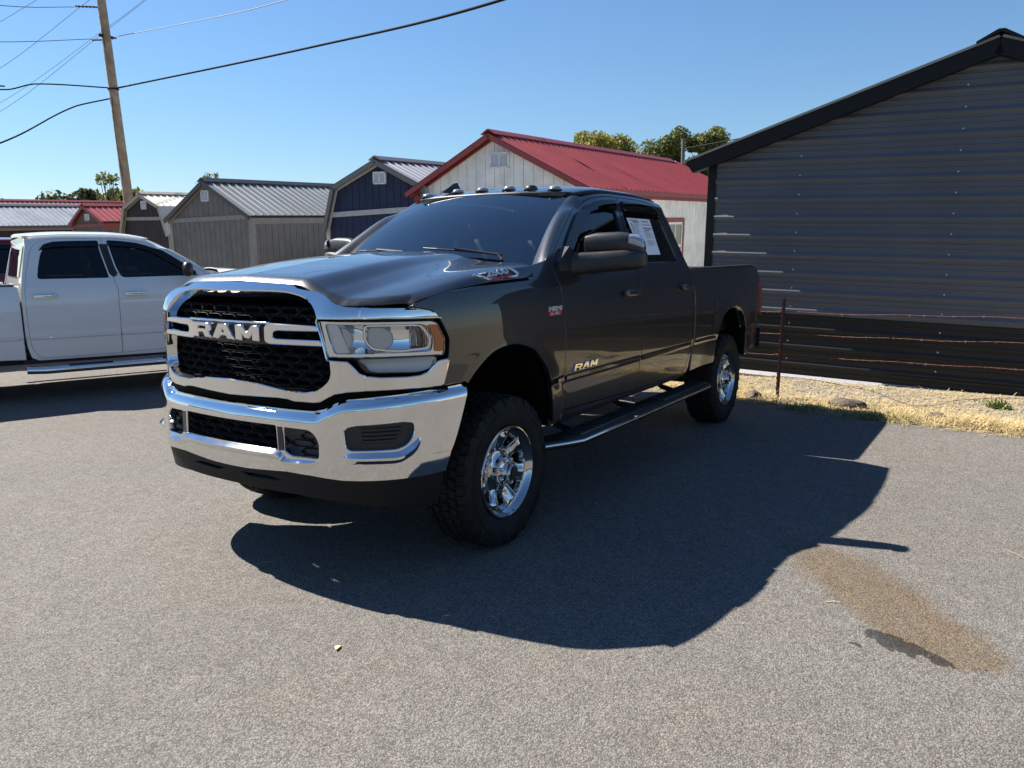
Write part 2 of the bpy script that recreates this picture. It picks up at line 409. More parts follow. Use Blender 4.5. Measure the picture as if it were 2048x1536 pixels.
M['seat'] = mat('dark_cabin_trim', (.016,.016,.017), .7)
M['paper'] = mat('white_paper', (.80,.80,.82), .7)
M['ink'] = mat('printed_grey_text', (.30,.31,.34), .7)
M['inkd'] = mat('printed_dark_text', (.08,.08,.10), .7)
M['visor'] = glass('smoked_visor', (.03,.03,.035), .9)
M['steel'] = mat('chassis_black_steel', (.010,.010,.010), .55)
M['glow'] = mat('clear_lens_white', (.34,.35,.37), .16, .4, coat=1)
M['silver'] = mat('silver_badge_paint', (.55,.56,.58), .35, .3)
M['valance'] = mat('dark_valance_plastic', (.007,.007,.0075), .6, spec=.25)
M['wchrome'] = mat('wheel_chrome', (.52,.52,.53), .05, 1.0, noise=(6.0,.15,.14))

truck = thing('pickup_truck', 'dark grey crew cab pickup with chrome grille and bumper parked on the asphalt', 'pickup truck')
def both(): return ((1, False), (-1, True))
E1 = ((.003,.003),(.004,.022))
# ---- fenders
arch_f = [(.400,.972),(.316,1.040),(.19,1.106),(.056,1.128),(-.059,1.123),(-.208,1.079),(-.312,.993),(-.373,.918),(-.409,.809),(-.444,.626)]
fen = [(.414,.985),(.573,.985),(.545,1.05),(.522,1.13),(.516,1.20),(.540,1.26),(.575,1.318),(.620,1.348),(.690,1.362),(.735,1.368),(.690,1.385),(.582,1.410),(.459,1.427),(.272,1.441),(.051,1.449),(-.165,1.454),(-.265,1.458),(-.300,1.475),(-.315,1.535),(-.50,1.560),(-.575,1.565),
       (-.545,1.515),(-.556,1.40),(-.569,1.293),(-.572,1.0),(-.572,.87),(-.565,.66),(-.52,.615)]
fen = fen + list(reversed(spl(arch_f, 5)))
FL = lambda a, b: flank(a, b)
for s, mi in both():
    f = panel('front_fender', fen, FL, M['paint'], truck, sign=-1, mirror=mi, res=.03, edge=((.004,.004),(.004,.03)))
    # inner arch liner
    A = np.array(spl(arch_f, 4)); lb = MB(); ys = np.array([.96,.80,.60,.45])
    V = [(a*1.0, y*s, b) for a, b in A for y in ys]; k = len(ys)
    lb.add(V, [(i*k+j, i*k+j+1, (i+1)*k+j+1, (i+1)*k+j) for i in range(len(A)-1) for j in range(k-1)])
    lb.box((.0,.44*s,.85),(.95,.02,.65)); lb.build('wheel_arch_liner', M['gap'], truck)
# ---- doors with windows, visors and handles
def offp(poly, d): return offset2(poly, d)
fd = [(-.582,.665),(-.582,.87),(-.582,1.0),(-.579,1.293),(-.566,1.40),(-.555,1.515),(-.590,1.575),(-.73,1.672),(-.90,1.775),(-1.06,1.876),(-1.17,1.945),(-1.27,1.985),(-1.40,2.000),(-1.806,2.005),
      (-1.794,1.86),(-1.757,1.66),(-1.699,1.395),(-1.704,1.25),(-1.707,.87),(-1.702,.625)]
fw_ = [(-.66,1.540),(-.86,1.690),(-1.02,1.795),(-1.17,1.885),(-1.27,1.930),(-1.38,1.945),(-1.735,1.950),(-1.722,1.84),(-1.688,1.66),(-1.640,1.530)]
fd = rnd(fd, [.06]+[.02]*12+[.02]+[.01]*5+[.03]); fw_ = rnd(fw_, [.01,.02,.02,.02,.02,.03,.03,.02,.01,.05])
rd = [(-1.714,.625),(-1.717,.87),(-1.714,1.25),(-1.709,1.395),(-1.767,1.66),(-1.804,1.86),(-1.816,2.005),(-2.40,2.000),(-2.50,1.985),(-2.575,1.93),(-2.632,1.80),(-2.690,1.60),(-2.730,1.42),(-2.738,1.25),(-2.735,.90),(-2.715,.75),(-2.655,.655),(-2.60,.625)]
rw = [(-1.775,1.530),(-1.800,1.66),(-1.835,1.84),(-1.850,1.950),(-2.36,1.945),(-2.46,1.915),(-2.515,1.83),(-2.560,1.68),(-2.592,1.53)]
rd = rnd(rd, .02); rw = rnd(rw, [.03,.01,.01,.03,.05,.05,.03,.02,.05])
vF = [(-.70,1.585),(-.86,1.705),(-1.02,1.812),(-1.17,1.905),(-1.28,1.957),(-1.39,1.975),(-1.745,1.982),(-1.735,1.915),(-1.40,1.905),(-1.31,1.885),(-1.20,1.835),(-1.05,1.740),(-.88,1.635),(-.72,1.548)]
vR = [(-1.858,1.978),(-2.36,1.968),(-2.46,1.940),(-2.52,1.865),(-2.46,1.895),(-2.34,1.905),(-1.850,1.912)]
def offs(fm, d, sign=-1):
    return lambda a, b: fm(a, b) + fnormal(fm, np.asarray(a, float), np.asarray(b, float))*sign*d
def visor_map(vs):
    # stands off the door along its lower edge
    return lambda a, b: flank(a, b) + np.stack([0*a, .018 + 0*a, 0*a], -1)*1.0
def handle(s, x0, parent, m):
    hb = MB(); c = flank(np.array([x0]), np.array([1.33]))[0]
    hb.box((x0, (c[1]+.032)*s, 1.333), (.235,.020,.042), bev=.009)
    hb.box((x0+.10, (c[1]+.012)*s, 1.333), (.05,.05,.036), bev=.008); hb.box((x0-.10, (c[1]+.012)*s, 1.333), (.05,.05,.036), bev=.008)
    h = hb.build('door_handle', m, parent, 40)
    pk = [(x0+.15*math.cos(t)*abs(math.cos(t))**-.4 if abs(math.cos(t))>1e-3 else x0, 1.333+.042*math.sin(t)) for t in np.linspace(0,2*math.pi,24,endpoint=False)]
    panel('handle_recess', pk, offs(flank,.0015), M['black'], parent, sign=-1, mirror=s<0, edge=((.001,.001),))
    return h
for s, mi in both():
    d1 = panel('front_door', fd, FL, M['paint'], truck, holes=[fw_], sign=-1, mirror=mi, res=.035, edge=E1, hedge=((.004,.004),(.010,.030)))
    panel('window', offp(fw_, .004), offs(flank,-.014), M['tint'], d1, sign=-1, mirror=mi, edge=((.001,.003),))
    panel('window_visor', rnd(vF,.015), visor_map(vF), M['visor'], d1, sign=-1, mirror=mi, res=.03, edge=((.004,.004),(.006,.025)))
    handle(s, -1.505, d1, M['paint'])
    d2 = panel('rear_door', rd, FL, M['paint'], truck, holes=[rw], sign=-1, mirror=mi, res=.035, edge=E1, hedge=((.004,.004),(.010,.030)))
    panel('window', offp(rw, .004), offs(flank,-.014), M['tint'], d2, sign=-1, mirror=mi, edge=((.001,.003),))
    panel('window_visor', rnd(vR,.012), visor_map(vR), M['visor'], d2, sign=-1, mirror=mi, res=.03, edge=((.004,.004),(.006,.025)))
    handle(s, -2.57, d2, M['paint'])
    # thin body moulding along the lower crease
    for nm, a, b, par in (('body_moulding', -.47, -.56, truck), ('body_moulding', -.595, -1.695, d1), ('body_moulding', -1.725, -2.715, d2)):
        xs = np.linspace(a, b, 14); P = flank(xs, np.full(14, .862)); bb = MB()
        sec = [(.000,-.014),(.012,-.010),(.012,.010),(.000,.014)]
        V = [(p[0], (p[1]+q[0])*s, p[2]+q[1]) for p in P for q in sec]
        bb.add(V, [(i*4+j, i*4+j+1, (i+1)*4+j+1, (i+1)*4+j) for i in range(13) for j in range(3)]); bb.build(nm, M['paint'], par, 30)
# ---- cab frame: pillars, rails, rocker, rear corner; roof
cab = [(-.545,.600),(-.60,.585),(-2.66,.600),(-2.73,.64),(-2.76,.75),(-2.775,.90),(-2.778,1.25),(-2.770,1.42),(-2.735,1.60),(-2.690,1.80),(-2.66,1.93),(-2.66,2.03),(-1.29,2.03),(-1.20,1.985),(-1.04,1.895),(-.86,1.788),(-.68,1.674),(-.55,1.590),(-.51,1.562),(-.545,1.50),(-.556,1.40),(-.569,1.2),(-.569,.66)]
o1 = offp(fd, .006); o2 = offp(rd, .006)
for s, mi in both():
    p = panel('cab_side_frame', cab, FL, M['paint'], truck, holes=[o1, o2], sign=-1, mirror=mi, res=.04, edge=((.003,.003),(.004,.03)), hedge=((.001,.03),(.03,.035)))
    # A pillar outer roll from the side frame to the windscreen edge
    hs = np.linspace(0, 1, 15); ed = np.array([(-.515,1.565),(-.55,1.593),(-.68,1.677),(-.86,1.791),(-1.04,1.898),(-1.20,1.988),(-1.29,2.032)])
    k = np.linspace(0, 1, len(ed)); xs = np.interp(hs, k, ed[:,0]); vs = np.interp(hs, k, ed[:,1]); A = flank(xs, vs)
    B = wind(np.full(15,.985), hs*1.0); V = []
    for i in range(15):
        for t in (0,.2,.45,.7,1):
            q = A[i]*(1-t)+B[i]*t; q = q + np.array([.010,.006,.009])*math.sin(math.pi*t); V.append(q*[1,s,1])
    g = MB().add(V, [(i*5+j, (i+1)*5+j, (i+1)*5+j+1, i*5+j+1) for i in range(14) for j in range(4)])
    g.build('windscreen_pillar', M['paint'], truck, 180)
def roofmap(x, y):
    x = np.asarray(x, float); y = np.asarray(y, float); a = np.abs(y)
    vv = np.interp(a, _RY[::-1], _RV[::-1]); q = flank(x, np.maximum(vv, 1.91)); return np.stack([x, y, q[...,2]], -1)
rf = [(-1.155,0),(-1.16,.30),(-1.185,.50),(-1.225,.60),(-1.29,.665),(-2.60,.665),(-2.66,.60),(-2.68,.4),(-2.685,0)]
rf = rf + [(a,-b) for a, b in reversed(rf[1:-1])]
panel('roof', rf, roofmap, M['paint'], truck, sign=1, res=.05, edge=((.006,.006),(.008,.04)))
# back wall of the cab
_cbx = lambda b: np.interp(b,[.6,1.25,1.42,1.60,1.80,1.93,2.06],[-2.72,-2.772,-2.764,-2.730,-2.684,-2.656,-2.654])
MB().grid(lambda a, b: np.stack([_cbx(b), a*(flank(_cbx(b), np.where(b<1.9,b,np.interp(b,_RZ,_RV)))[...,1]-.006), b-.03*(b>1.95)],-1), np.linspace(-1,1,9), np.linspace(.6,2.05,16)).build('cab_back', M['paint'], truck, 60)
MB().grid(lambda a, b: np.stack([_cbx(b)-.012, a, b],-1), np.linspace(-.62,.62,3), np.linspace(1.55,1.92,3)).build('rear_window', M['tint'], truck)
# ---- windscreen
def windm(a, b): return wind(a/.72, b/.94)
ws = rnd([(-.715,-.02),(.715,-.02),(.71,.92),(.60,.945),(-.60,.945),(-.71,.92)], [.08,.08,.06,.05,.05,.06])
panel('windscreen', ws, windm, M['glass'], truck, sign=1, res=.06, edge=((.002,.004),))
panel('windscreen_seal', offp(ws,.012), offs(windm,-.004,1), M['black'], truck, holes=[offp(ws,-.022)], sign=1, res=.06, edge=((.002,.006),))
# ---- hood
_us = np.linspace(0, 1, 400)
def y2w(x, y):
    yy = hood(np.full(400, x), _us)[:,1]; return float(np.interp(-y, -yy, _us)*.98)
hf = HF
front = [(x, y2w(x, y)) for x, y in hf]
seam = [(.712,.006),(.69,.006),(.582,.006),(.459,.008),(.272,.012),(.051,.016),(-.165,.02),(-.245,.022),(-.285,.045),(-.295,.10),(-.30,.16)]
rear = [(-.30,.20),(-.285,.45),(-.24,.75),(-.22,.98)]
ho = front + seam + rear
def hoodfull(x, w):   # w beyond .98 continues on the other side
    x = np.asarray(x, float); w = np.asarray(w, float); q = hoodm(x, np.minimum(w, 1.96-w)); q[...,1] *= np.where(w > .98, -1, 1); return q
hop = ho + [(a, 1.96-b) for a, b in reversed(ho[1:-1])]
hd = panel('hood', hop, hoodfull, M['paint'], truck, sign=-1, res=.022, edge=((.002,.006),(.002,.014)))
# unseen black sheet added below the hood: stops light in the shut lines
ib = MB(); ib.grid(lambda a, b: hoodfull(a, b)-np.array([0,0,.07]), np.linspace(-.6,.66,12), np.linspace(.03,1.93,24)); ib.build('shut_line_blackout', M['gap'], truck)
cow = MB(); cow.grid(lambda a, b: np.stack([-.26-.25*b-.16*a*a, a*.84, 1.603-.02*b-.060*a*a-.02*(1-b)],-1), np.linspace(-1,1,21), np.linspace(-.1,1.1,5)); cow.build('cowl_panel', M['black'], truck, 180)
for y0, y1, nm in ((.62,.08,'wiper'),(-.02,-.55,'wiper')):
    w = MB(); P = [wind(np.array([np.interp(t,[0,1],[y0,y1])/.8]), np.array([.100+.045*t]))[0]+[.016,0,.022] for t in np.linspace(0,1,10)]
    w.tube(P, .006, 6); w.tube([P[0]+[.03,.02,-.03], P[0]+[.01,-.03,.004], P[5]+[.006,0,.010]], .008, 6); w.build(nm, M['black'], truck, 60)
# hood badge on each side
def hoodside(a, b): return hoodm(a, b)
for s, mi in both():
    bx0, bw = -.05, .045
    bo = rnd([(.235,.114),(.215,.124),(-.085,.124),(-.140,.062),(-.112,.030),(.150,.034)], .012)
    bi = offp(bo, -.015)
    bg_ = panel('hood_badge', bo, offs(hoodm,.012,-1), M['chrome'], truck, holes=[bi], sign=-1, mirror=mi, res=.02, edge=((.003,.004),(.003,.016)))
    panel('badge_plate', bi, offs(hoodm,.003,-1), M['black'], bg_, sign=-1, mirror=mi, res=.02, edge=((.001,.001),))
    o = hoodm(np.array([.055]), np.array([.086]))[0]; du = hoodm(np.array([0.0]), np.array([.086]))[0]-hoodm(np.array([.11]), np.array([.086]))[0]; du /= np.linalg.norm(du)
    dv = hoodm(np.array([.055]), np.array([.10]))[0]-hoodm(np.array([.055]), np.array([.06]))[0]; dv /= np.linalg.norm(dv); nn = np.cross(du, dv); nn = nn*np.sign(nn[1])
    mm = np.array([1, s, 1]); uu = du if s > 0 else -du
    text_on('badge_numerals', '2500', .050, (o+nn*.011)*mm, uu*mm, dv*mm, nn*mm, M['silver'], bg_, width=.200, bold=.0022)
    o2_ = o - dv*.031 + du*.022
    text_on('badge_lettering', 'HEAVY DUTY', .022, (o2_+nn*.009)*mm, uu*mm, dv*mm, nn*mm, M['redink'], bg_, width=.185, bold=.0008)
# ---- grille: surround, mesh, wings, lettering
def sym(half): return half + [(-a, b) for a, b in reversed(half)]
op = [(0,1.418),(.29,1.419),(.40,1.409),(.475,1.388),(.523,1.350),(.545,1.315),(.566,1.230),(.582,1.165),(.600,1.110),(.602,1.068),(.590,1.035),(.540,.998),(.485,.984),(.38,.986),(.20,1.010),(0,1.018)]
op = spl(op[:6], 3)[:-1] + op[5:9] + spl(op[9:13], 3)[:-1] + op[12:]
opening = op + [(-a, b) for a, b in reversed(op[1:-1])]
top = [(0,1.474),(.35,1.468),(.385,1.459),(.41,1.447),(.47,1.438),(.54,1.430),(.586,1.412),(.615,1.392),(.640,1.378),(.683,1.366),(.735,1.362)]
side = [(.735,1.318),(.562,1.318)]
hl_in = [(.580,1.225),(.604,1.122),(.690,1.116),(.705,1.098),(.730,1.062),(.750,1.050)]
low = [(.750,.984),(.685,.980),(.632,.970),(.600,.953),(.560,.931),(.53,.926),(.42,.926),(.38,.934),(.32,.937),(0,.927)]
sur = top + side + [(.556,1.300)] + hl_in + low
sur = sur + [(-a, b) for a, b in reversed(sur[1:-1])]
gs = panel('grille_surround', sur, fascia, M['chrome'], truck, holes=[offp(opening,.020)], sign=1, res=.012, edge=((.004,.003),(.006,.010),(.006,.014)), hedge=((.004,.005),(.013,.050)))
# crown and lower extensions carry on round the corner as separate chrome mouldings
for s, mi in both():
    e = [(.741,1.318),(.741,1.362),(.86,1.359),(.925,1.354),(.950,1.340),(.966,1.308)]
    panel('headlight_brow', e, fascia, M['chrome'], truck, sign=1, mirror=mi, res=.012, edge=((.004,.003),(.006,.010),(.006,.014)))
    e = [(.756,1.046),(.80,1.038),(.88,1.034),(.915,1.038),(.936,1.052),(.950,1.078),(.965,1.103),(.985,1.108),(.978,1.05),(.968,.984),(.86,.984),(.756,.984)]
    panel('headlight_lower_moulding', rnd(e,.006), fascia, M['chrome'], truck, sign=1, mirror=mi, res=.02, edge=((.004,.003),(.006,.010),(.006,.014)))
# dark filler behind the gaps between chrome mouldings, bumper and hood
for s, mi in both():
    panel('gap_filler', [(0,.84),(.62,.84),(.99,.90),(.985,1.02),(.74,1.03),(.60,.99),(0,.96)], offs(fascia,-.028,1), M['gap'], truck, sign=1, mirror=mi, res=.06, edge=((.001,.001),))
    panel('gap_filler', [(0,1.43),(.36,1.43),(.55,1.40),(.66,1.35),(.95,1.325),(.955,1.345),(.93,1.362),(.70,1.378),(.60,1.42),(.42,1.46),(.36,1.482),(0,1.486)], offs(fascia,-.022,1), M['gap'], truck, sign=1, mirror=mi, res=.04, edge=((.001,.001),))
# dark backing
gm = panel('grille_backing', offp(opening,.03), offs(fascia,-.16,1), M['gap'], truck, sign=1, res=.08, edge=((.001,.001),))
def hexmesh(name, fm, poly, x0, x1, z0, z1, pw, ph, bar, depth, m, parent):
    """honeycomb of long hexagons: each cell an open six-sided frame with sloped inner walls"""
    mb = MB(); inn = offset2(poly, -bar*.6)
    rows = int((z1-z0)/ph)+2
    for j in range(rows):
        for i in range(int((x1-x0)/pw)+2):
            cx = x0 + (i + (.5 if j % 2 else 0))*pw; cz = z0 + j*ph
            if not inside(inn, [(cx, cz)])[0]: continue
            hx, hz = pw*.5, ph*.5
            out = [(-hx*1.22,0),(-hx*.78,hz),(hx*.78,hz),(hx*1.22,0),(hx*.78,-hz),(-hx*.78,-hz)]
            out = [(a/1.0, b*1.0) for a, b in out]
            k = bar
            i1 = [(a*(1-k/hx*.55), b*(1-k/hz*.62)) for a, b in out]; i2 = [(a*(1-k/hx*.8), b*(1-k/hz*.95)) for a, b in out]
            R = []
            for ring, d in ((out,.012),(i1,0.0),(i2,depth)):
                a = np.array([cx+q[0] for q in ring]); b = np.array([cz+q[1] for q in ring]); P = fm(a, b)-np.array([d,0,0]); R.append(P)
            V = np.concatenate(R); F = [(r*6+q, r*6+(q+1)%6, (r+1)*6+(q+1)%6, (r+1)*6+q) for r in range(2) for q in range(6)]
            mb.add(V, F)
    return mb.build(name, m, parent)
gback = lambda a, b: fascia(a, np.minimum(b,1.36))-np.array([.062,0,0])
hexmesh('grille_mesh', gback, offp(opening,.03), -.64, .64, 1.0, 1.42, .116, .0375, .0075, .035, M['black2'], gs)
# chrome wings left and right of the lettering
for s, mi in both():
    wo = rnd([(.268,1.200),(.268,1.272),(.295,1.285),(.562,1.278),(.566,1.261),(.330,1.258),(.312,1.246),(.312,1.224),(.330,1.212),(.578,1.212),(.584,1.193),(.295,1.193)], [.02,.02,.02,.004,.004,.012,.012,.012,.012,.004,.004,.02])
    panel('grille_wing', wo, lambda a, b: fascia(a,b)+np.array([.004,0,0]), M['chrome'], gs, sign=1, mirror=mi, res=.012, edge=((.004,.004),(.006,.014),(.006,.05)))
bar = MB(); bar.grid(lambda a, b: fascia(a, b)-np.array([.012,0,0]), np.linspace(-.31,.31,15), [1.186,1.20,1.278,1.290]); bar.build('grille_bar', M['black2'], gs, 30)
tb = MB(); tb.tube([fascia(np.array([a]),np.array([1.288]))[0]+[-.004,0,0] for a in np.linspace(-.30,.30,15)], .006, 6); tb.build('grille_bar_edge', M['chrome'], gs, 60)
LET = {'R': ([(0,0),(0,1),(.82,1),(1,.84),(1,.56),(.85,.42),(1,0),(.70,0),(.57,.36),(.27,.36),(.27,0)], [(.27,.56),(.27,.80),(.70,.80),(.74,.76),(.74,.60),(.70,.56)]),
       'A': ([(0,0),(.30,1),(.70,1),(1,0),(.72,0),(.655,.22),(.345,.22),(.28,0)], [(.405,.42),(.595,.42),(.52,.74),(.48,.74)]),
       'M': ([(0,0),(0,1),(.28,1),(.5,.52),(.72,1),(1,1),(1,0),(.745,0),(.745,.52),(.575,.14),(.425,.14),(.255,.52),(.255,0)], None)}
def letters(parent, fm, spots, z0, z1, m, th, sign, mirror=False, slant=0.0, res=.02):
    for ch, a, b in spots:
        po, ho_ = LET[ch]; g = lambda P: [(a+(b-a)*(x+slant*(y-.5)), z0+(z1-z0)*y) for x, y in P]
        panel('letter', g(po), fm, m, parent, holes=[g(ho_)] if ho_ else [], sign=sign, mirror=mirror, res=res, edge=((.0035 if th>.01 else .001,.0045 if th>.01 else .001),(.0035 if th>.01 else .001,th)))
letters(gs, lambda a, b: fascia(a,b)+np.array([.020,0,0]), (('R',-.246,-.095),('A',-.080,.080),('M',.095,.246)), 1.205, 1.273, M['chrome'], .036, 1)
# ---- headlights
HL = lambda d: (lambda a, b: fascia(a, b)-np.array([d,0,0])*1.0)
for s, mi in both():
    out = rnd([(.566,1.311),(.962,1.300),(.986,1.205),(.982,1.122),(.946,1.116),(.940,1.082),(.920,1.052),(.760,1.062),(.736,1.086),(.722,1.122),(.608,1.130),(.586,1.217)], [.006,.01,.02,.008,.01,.02,.02,.02,.02,.01,.006,.01])
    h = panel('headlight', offp(out,.004), offs(fascia,-.060,1), M['black'], truck, sign=1, mirror=mi, res=.03, edge=((.001,-.05),))
    main = rnd([(.574,1.303),(.955,1.293),(.977,1.205),(.973,1.130),(.616,1.138),(.594,1.217)], [.004,.012,.02,.01,.006,.004])
    # chrome rim round the main lamp, with its inner tray
    inn = rnd([(.600,1.292),(.915,1.284),(.938,1.272),(.950,1.20),(.944,1.150),(.640,1.152),(.618,1.217)], [.01,.01,.02,.02,.012,.01,.01])
    panel('lamp_bezel', main, offs(fascia,-.010,1), M['reflector'], h, holes=[inn], sign=1, mirror=mi, res=.02, edge=((.002,.002),(.003,.03)), hedge=((.003,.004),(.010,.050)))
    tray = panel('lamp_tray', offp(inn,.004), lambda a, b: fascia(a, b)-np.stack([.016+.040*np.cos(np.clip((b-1.219)/.080,-1,1)*math.pi/2), 0*a, 0*a],-1), M['reflector'], h, sign=1, mirror=mi, res=.010, edge=((.001,.001),))
    panel('lamp_blade', rnd([(.606,1.288),(.655,1.287),(.700,1.158),(.645,1.156),(.622,1.217)], .006), offs(fascia,-.022,1), M['frost'], h, sign=1, mirror=mi, res=.02, edge=((.002,.002),(.003,.02)))
    dsh = [(.668,1.272)]+[(.668+.042*math.sin(t_), 1.219+.050*math.cos(t_)) for t_ in np.linspace(.2,math.pi-.2,12)]+[(.690,1.168)]
    panel('lamp_shield', dsh, offs(fascia,-.026,1), M['frost2'], h, sign=1, mirror=mi, res=.02, edge=((.002,.003),(.003,.02)))
    panel('lamp_shield', rnd([(.768,1.270),(.822,1.268),(.842,1.235),(.842,1.195),(.815,1.165),(.780,1.168),(.768,1.200)], .016), offs(fascia,-.020,1), M['frost2'], h, sign=1, mirror=mi, res=.015, edge=((.003,.003),(.004,.02)))
    rg = rnd([(.752,1.284),(.922,1.280),(.946,1.215),(.942,1.166),(.860,1.154),(.775,1.172),(.752,1.215)], [.02,.02,.02,.015,.03,.03,.02])
    panel('lamp_ring', rg, offs(fascia,-.014,1), M['reflector'], h, holes=[offp(rg,-.006)], sign=1, mirror=mi, res=.012, edge=((.002,.003),(.002,.012)))
    fl_ = MB()
    for k in range(9):
        yy = .876+.0068*k; P = [fascia(np.array([yy+o_]), np.array([zz]))[0]+np.array([-d_,0,0]) for zz in (1.172,1.275) for o_, d_ in ((0,.034),(.0034,.026),(.0068,.034))]
        fl_.add([p*[1,s,1] for p in P], [(0,1,4,3),(1,2,5,4)])
    fl_.build('lamp_flutes', M['reflector'], h)
    # low lamp (turn signal) under the main lamp
    lo = rnd([(.728,1.130),(.752,1.074),(.778,1.064),(.912,1.057),(.932,1.076),(.943,1.128)], [.006,.01,.02,.02,.02,.006])
    panel('turn_lamp', lo, lambda a, b: fascia(a, b)-np.stack([.012+.022*np.cos(np.clip((b-1.094)/.038,-1,1)*math.pi/2), 0*a, 0*a],-1), M['frost3'], h, sign=1, mirror=mi, res=.012, edge=((.003,-.012),))
    panel('turn_lamp_lens', offp(lo,.003), offs(fascia,-.004,1), M['lens'], h, sign=1, mirror=mi, res=.02, edge=((.002,.004),))
    panel('side_reflector', rnd([(.938,1.276),(.957,1.275),(.974,1.203),(.971,1.150),(.952,1.152),(.953,1.200)], .006), offs(fascia,-.003,1), M['amber'], h, sign=1, mirror=mi, res=.012, edge=((.002,.003),(.002,.01)))
    panel('lamp_lens', offp(main,-.002), offs(fascia,.004,1), M['lens'], h, sign=1, mirror=mi, res=.02, edge=((.003,.005),(.004,.014)))
# ---- bumper with air intakes, ledges, lamps, valance
bt = [(s_, float(_ztop(s_))) for s_ in (0,.25,.50,.54,.60,.66,.72,.80,1.0,1.2,1.36)]
bo = bt + [(1.372,.955),(1.348,.90),(1.285,.74),(1.262,.690),(1.242,.655),(1.215,.560),(1.10,.556),(.92,.558),(.70,.562),(.53,.578),(.39,.585),(.13,.570),(0,.569)]
bo = bo + [(-a, b) for a, b in reversed(bo[1:-1])]
it = rnd([(-.345,.809),(.345,.809),(.352,.688),(-.352,.688)], .012)
pk = rnd([(.385,.804),(.530,.800),(.562,.780),(.584,.740),(.582,.662),(.425,.664),(.385,.690)], [.01,.02,.02,.02,.02,.02,.01])
fg = rnd([(.705,.800),(.722,.818),(.770,.827),(1.0,.834),(1.042,.826),(1.048,.795),(1.036,.752),(1.004,.718),(.955,.702),(.735,.704),(.712,.722)], .02)
hs_ = [it, pk, [(-a,b) for a,b in reversed(pk)], fg, [(-a,b) for a,b in reversed(fg)]]
bmp = panel('front_bumper', bo, bumper, M['chrome'], truck, holes=hs_, sign=1, res=.011, edge=((.002,.003),(.002,.012)), hedge={0:((.004,.006),(.006,.06)),1:((.004,.006),(.006,.05)),2:((.004,.006),(.006,.05)),3:((.004,.004),(.006,.03)),4:((.004,.004),(.006,.03))})
panel('bumper_backing', rnd([(-.66,.86),(.66,.86),(.66,.60),(-.66,.60)],.02), offs(bumper,-.12,1), M['gap'], bmp, sign=1, res=.06, edge=((.001,.001),))
hexmesh('intake_mesh', lambda a, b: bumper(a,b)-np.array([.050,0,0]), offp(it,.012), -.40, .40, .684, .84, .118, .038, .0075, .03, M['black2'], bmp)
def ledge(name, pts, wid, drop, m, par, mi):
    """chrome lip standing proud below an opening, its top face turned up"""
    P = np.array(spl(pts, 5)); mb = MB(); B = bumper(P[:,0], P[:,1]); N = fnormal(bumper, P[:,0], P[:,1])
    up_ = B + np.array([0,0,wid]); V = []
    tip = np.minimum(1, np.minimum(np.arange(len(P)), np.arange(len(P))[::-1])/7.0)[:,None]
    rows = [bumper(P[:,0],P[:,1]+wid)-N*.006, B+N*drop*tip, bumper(P[:,0],P[:,1]-.012)+N*drop*.9*tip, bumper(P[:,0],P[:,1]-.035)-N*.002]
    n = len(P); mb.add(np.concatenate(rows)*[1,-1 if mi else 1,1], [((r*n+i, r*n+i+1, (r+1)*n+i+1, (r+1)*n+i)[::-1] if not mi else (r*n+i, r*n+i+1, (r+1)*n+i+1, (r+1)*n+i)) for r in range(3) for i in range(n-1)])
    return mb.build(name, m, par, 35)
ledge('bumper_lip', [(-.40,.640),(-.375,.660),(-.345,.672),(-.15,.672),(0,.672),(.15,.672),(.345,.672),(.375,.660),(.40,.640),(.57,.644)], .018, .022, M['chrome'], bmp, False)
for s, mi in both():
    ledge('bumper_lip', [(.40,.644),(.45,.642),(.52,.643),(.575,.650)], .016, .020, M['chrome'], bmp, mi)
    ledge('lamp_lip', [(.700,.676),(.74,.676),(.85,.674),(.955,.672),(1.005,.690),(1.045,.715),(1.072,.745)], .030, .024, M['chrome'], bmp, mi)
    f = panel('fog_lamp_cover', offp(fg,.004), offs(bumper,-.022,1), M['black'], bmp, sign=1, mirror=mi, res=.02, edge=((.002,.0),))
    for k in range(4):
        zz = .740+.0185*k; e = rnd([(.79,zz),(.99-.012*(3-k),zz),(.985-.012*(3-k),zz+.010),(.79,zz+.010)], .004); panel('cover_rib', e, offs(bumper,-.014,1), M['black'], f, sign=1, mirror=mi, res=.03, edge=((.003,.003),(.004,.010)))
    # dark pocket walls round the outer intake
    panel('intake_pocket', offp(pk,.004), lambda a, b: bumper(a,b)-np.stack([.05+.10*np.clip((np.abs(a)-.385)/.2,0,1)*0, 0*a, 0*a],-1), M['black2'], bmp, sign=1, mirror=mi, res=.04, edge=((.001,.0),))
    hexmesh('intake_mesh', lambda a, b: (bumper(a,b)-np.array([.034,0,0]))*np.array([1,s,1]), rnd([(.43,.80),(.57,.78),(.575,.67),(.43,.67)],.01), .40, .60, .684, .81, .118, .038, .007, .02, M['black2'], bmp)
    panel('intake_divider', rnd([(.352,.806),(.384,.803),(.386,.690),(.356,.688)],.004), offs(bumper,.001,1), M['black2'], bmp, sign=1, mirror=mi, res=.03, edge=((.002,.003),(.003,.04)))
val = [(0,.565),(.13,.566),(.39,.580),(.53,.573),(.70,.557),(.92,.553),(1.10,.551),(1.208,.553),(1.190,.385),(1.0,.405),(.84,.425),(.62,.452),(.42,.466),(.20,.468),(0,.470)]
val = val + [(-a, b) for a, b in reversed(val[1:-1])]
sl = rnd([(.05,.540),(.26,.545),(.36,.528),(.30,.522),(.12,.520)], .008)
panel('front_valance', val, offs(bumper,-.012,1), M['valance'], truck, holes=[sl, [(-a,b) for a,b in reversed(sl)]], sign=1, res=.03, edge=((.004,.004),(.006,.06)), hedge=((.003,.003),(.004,.03)))
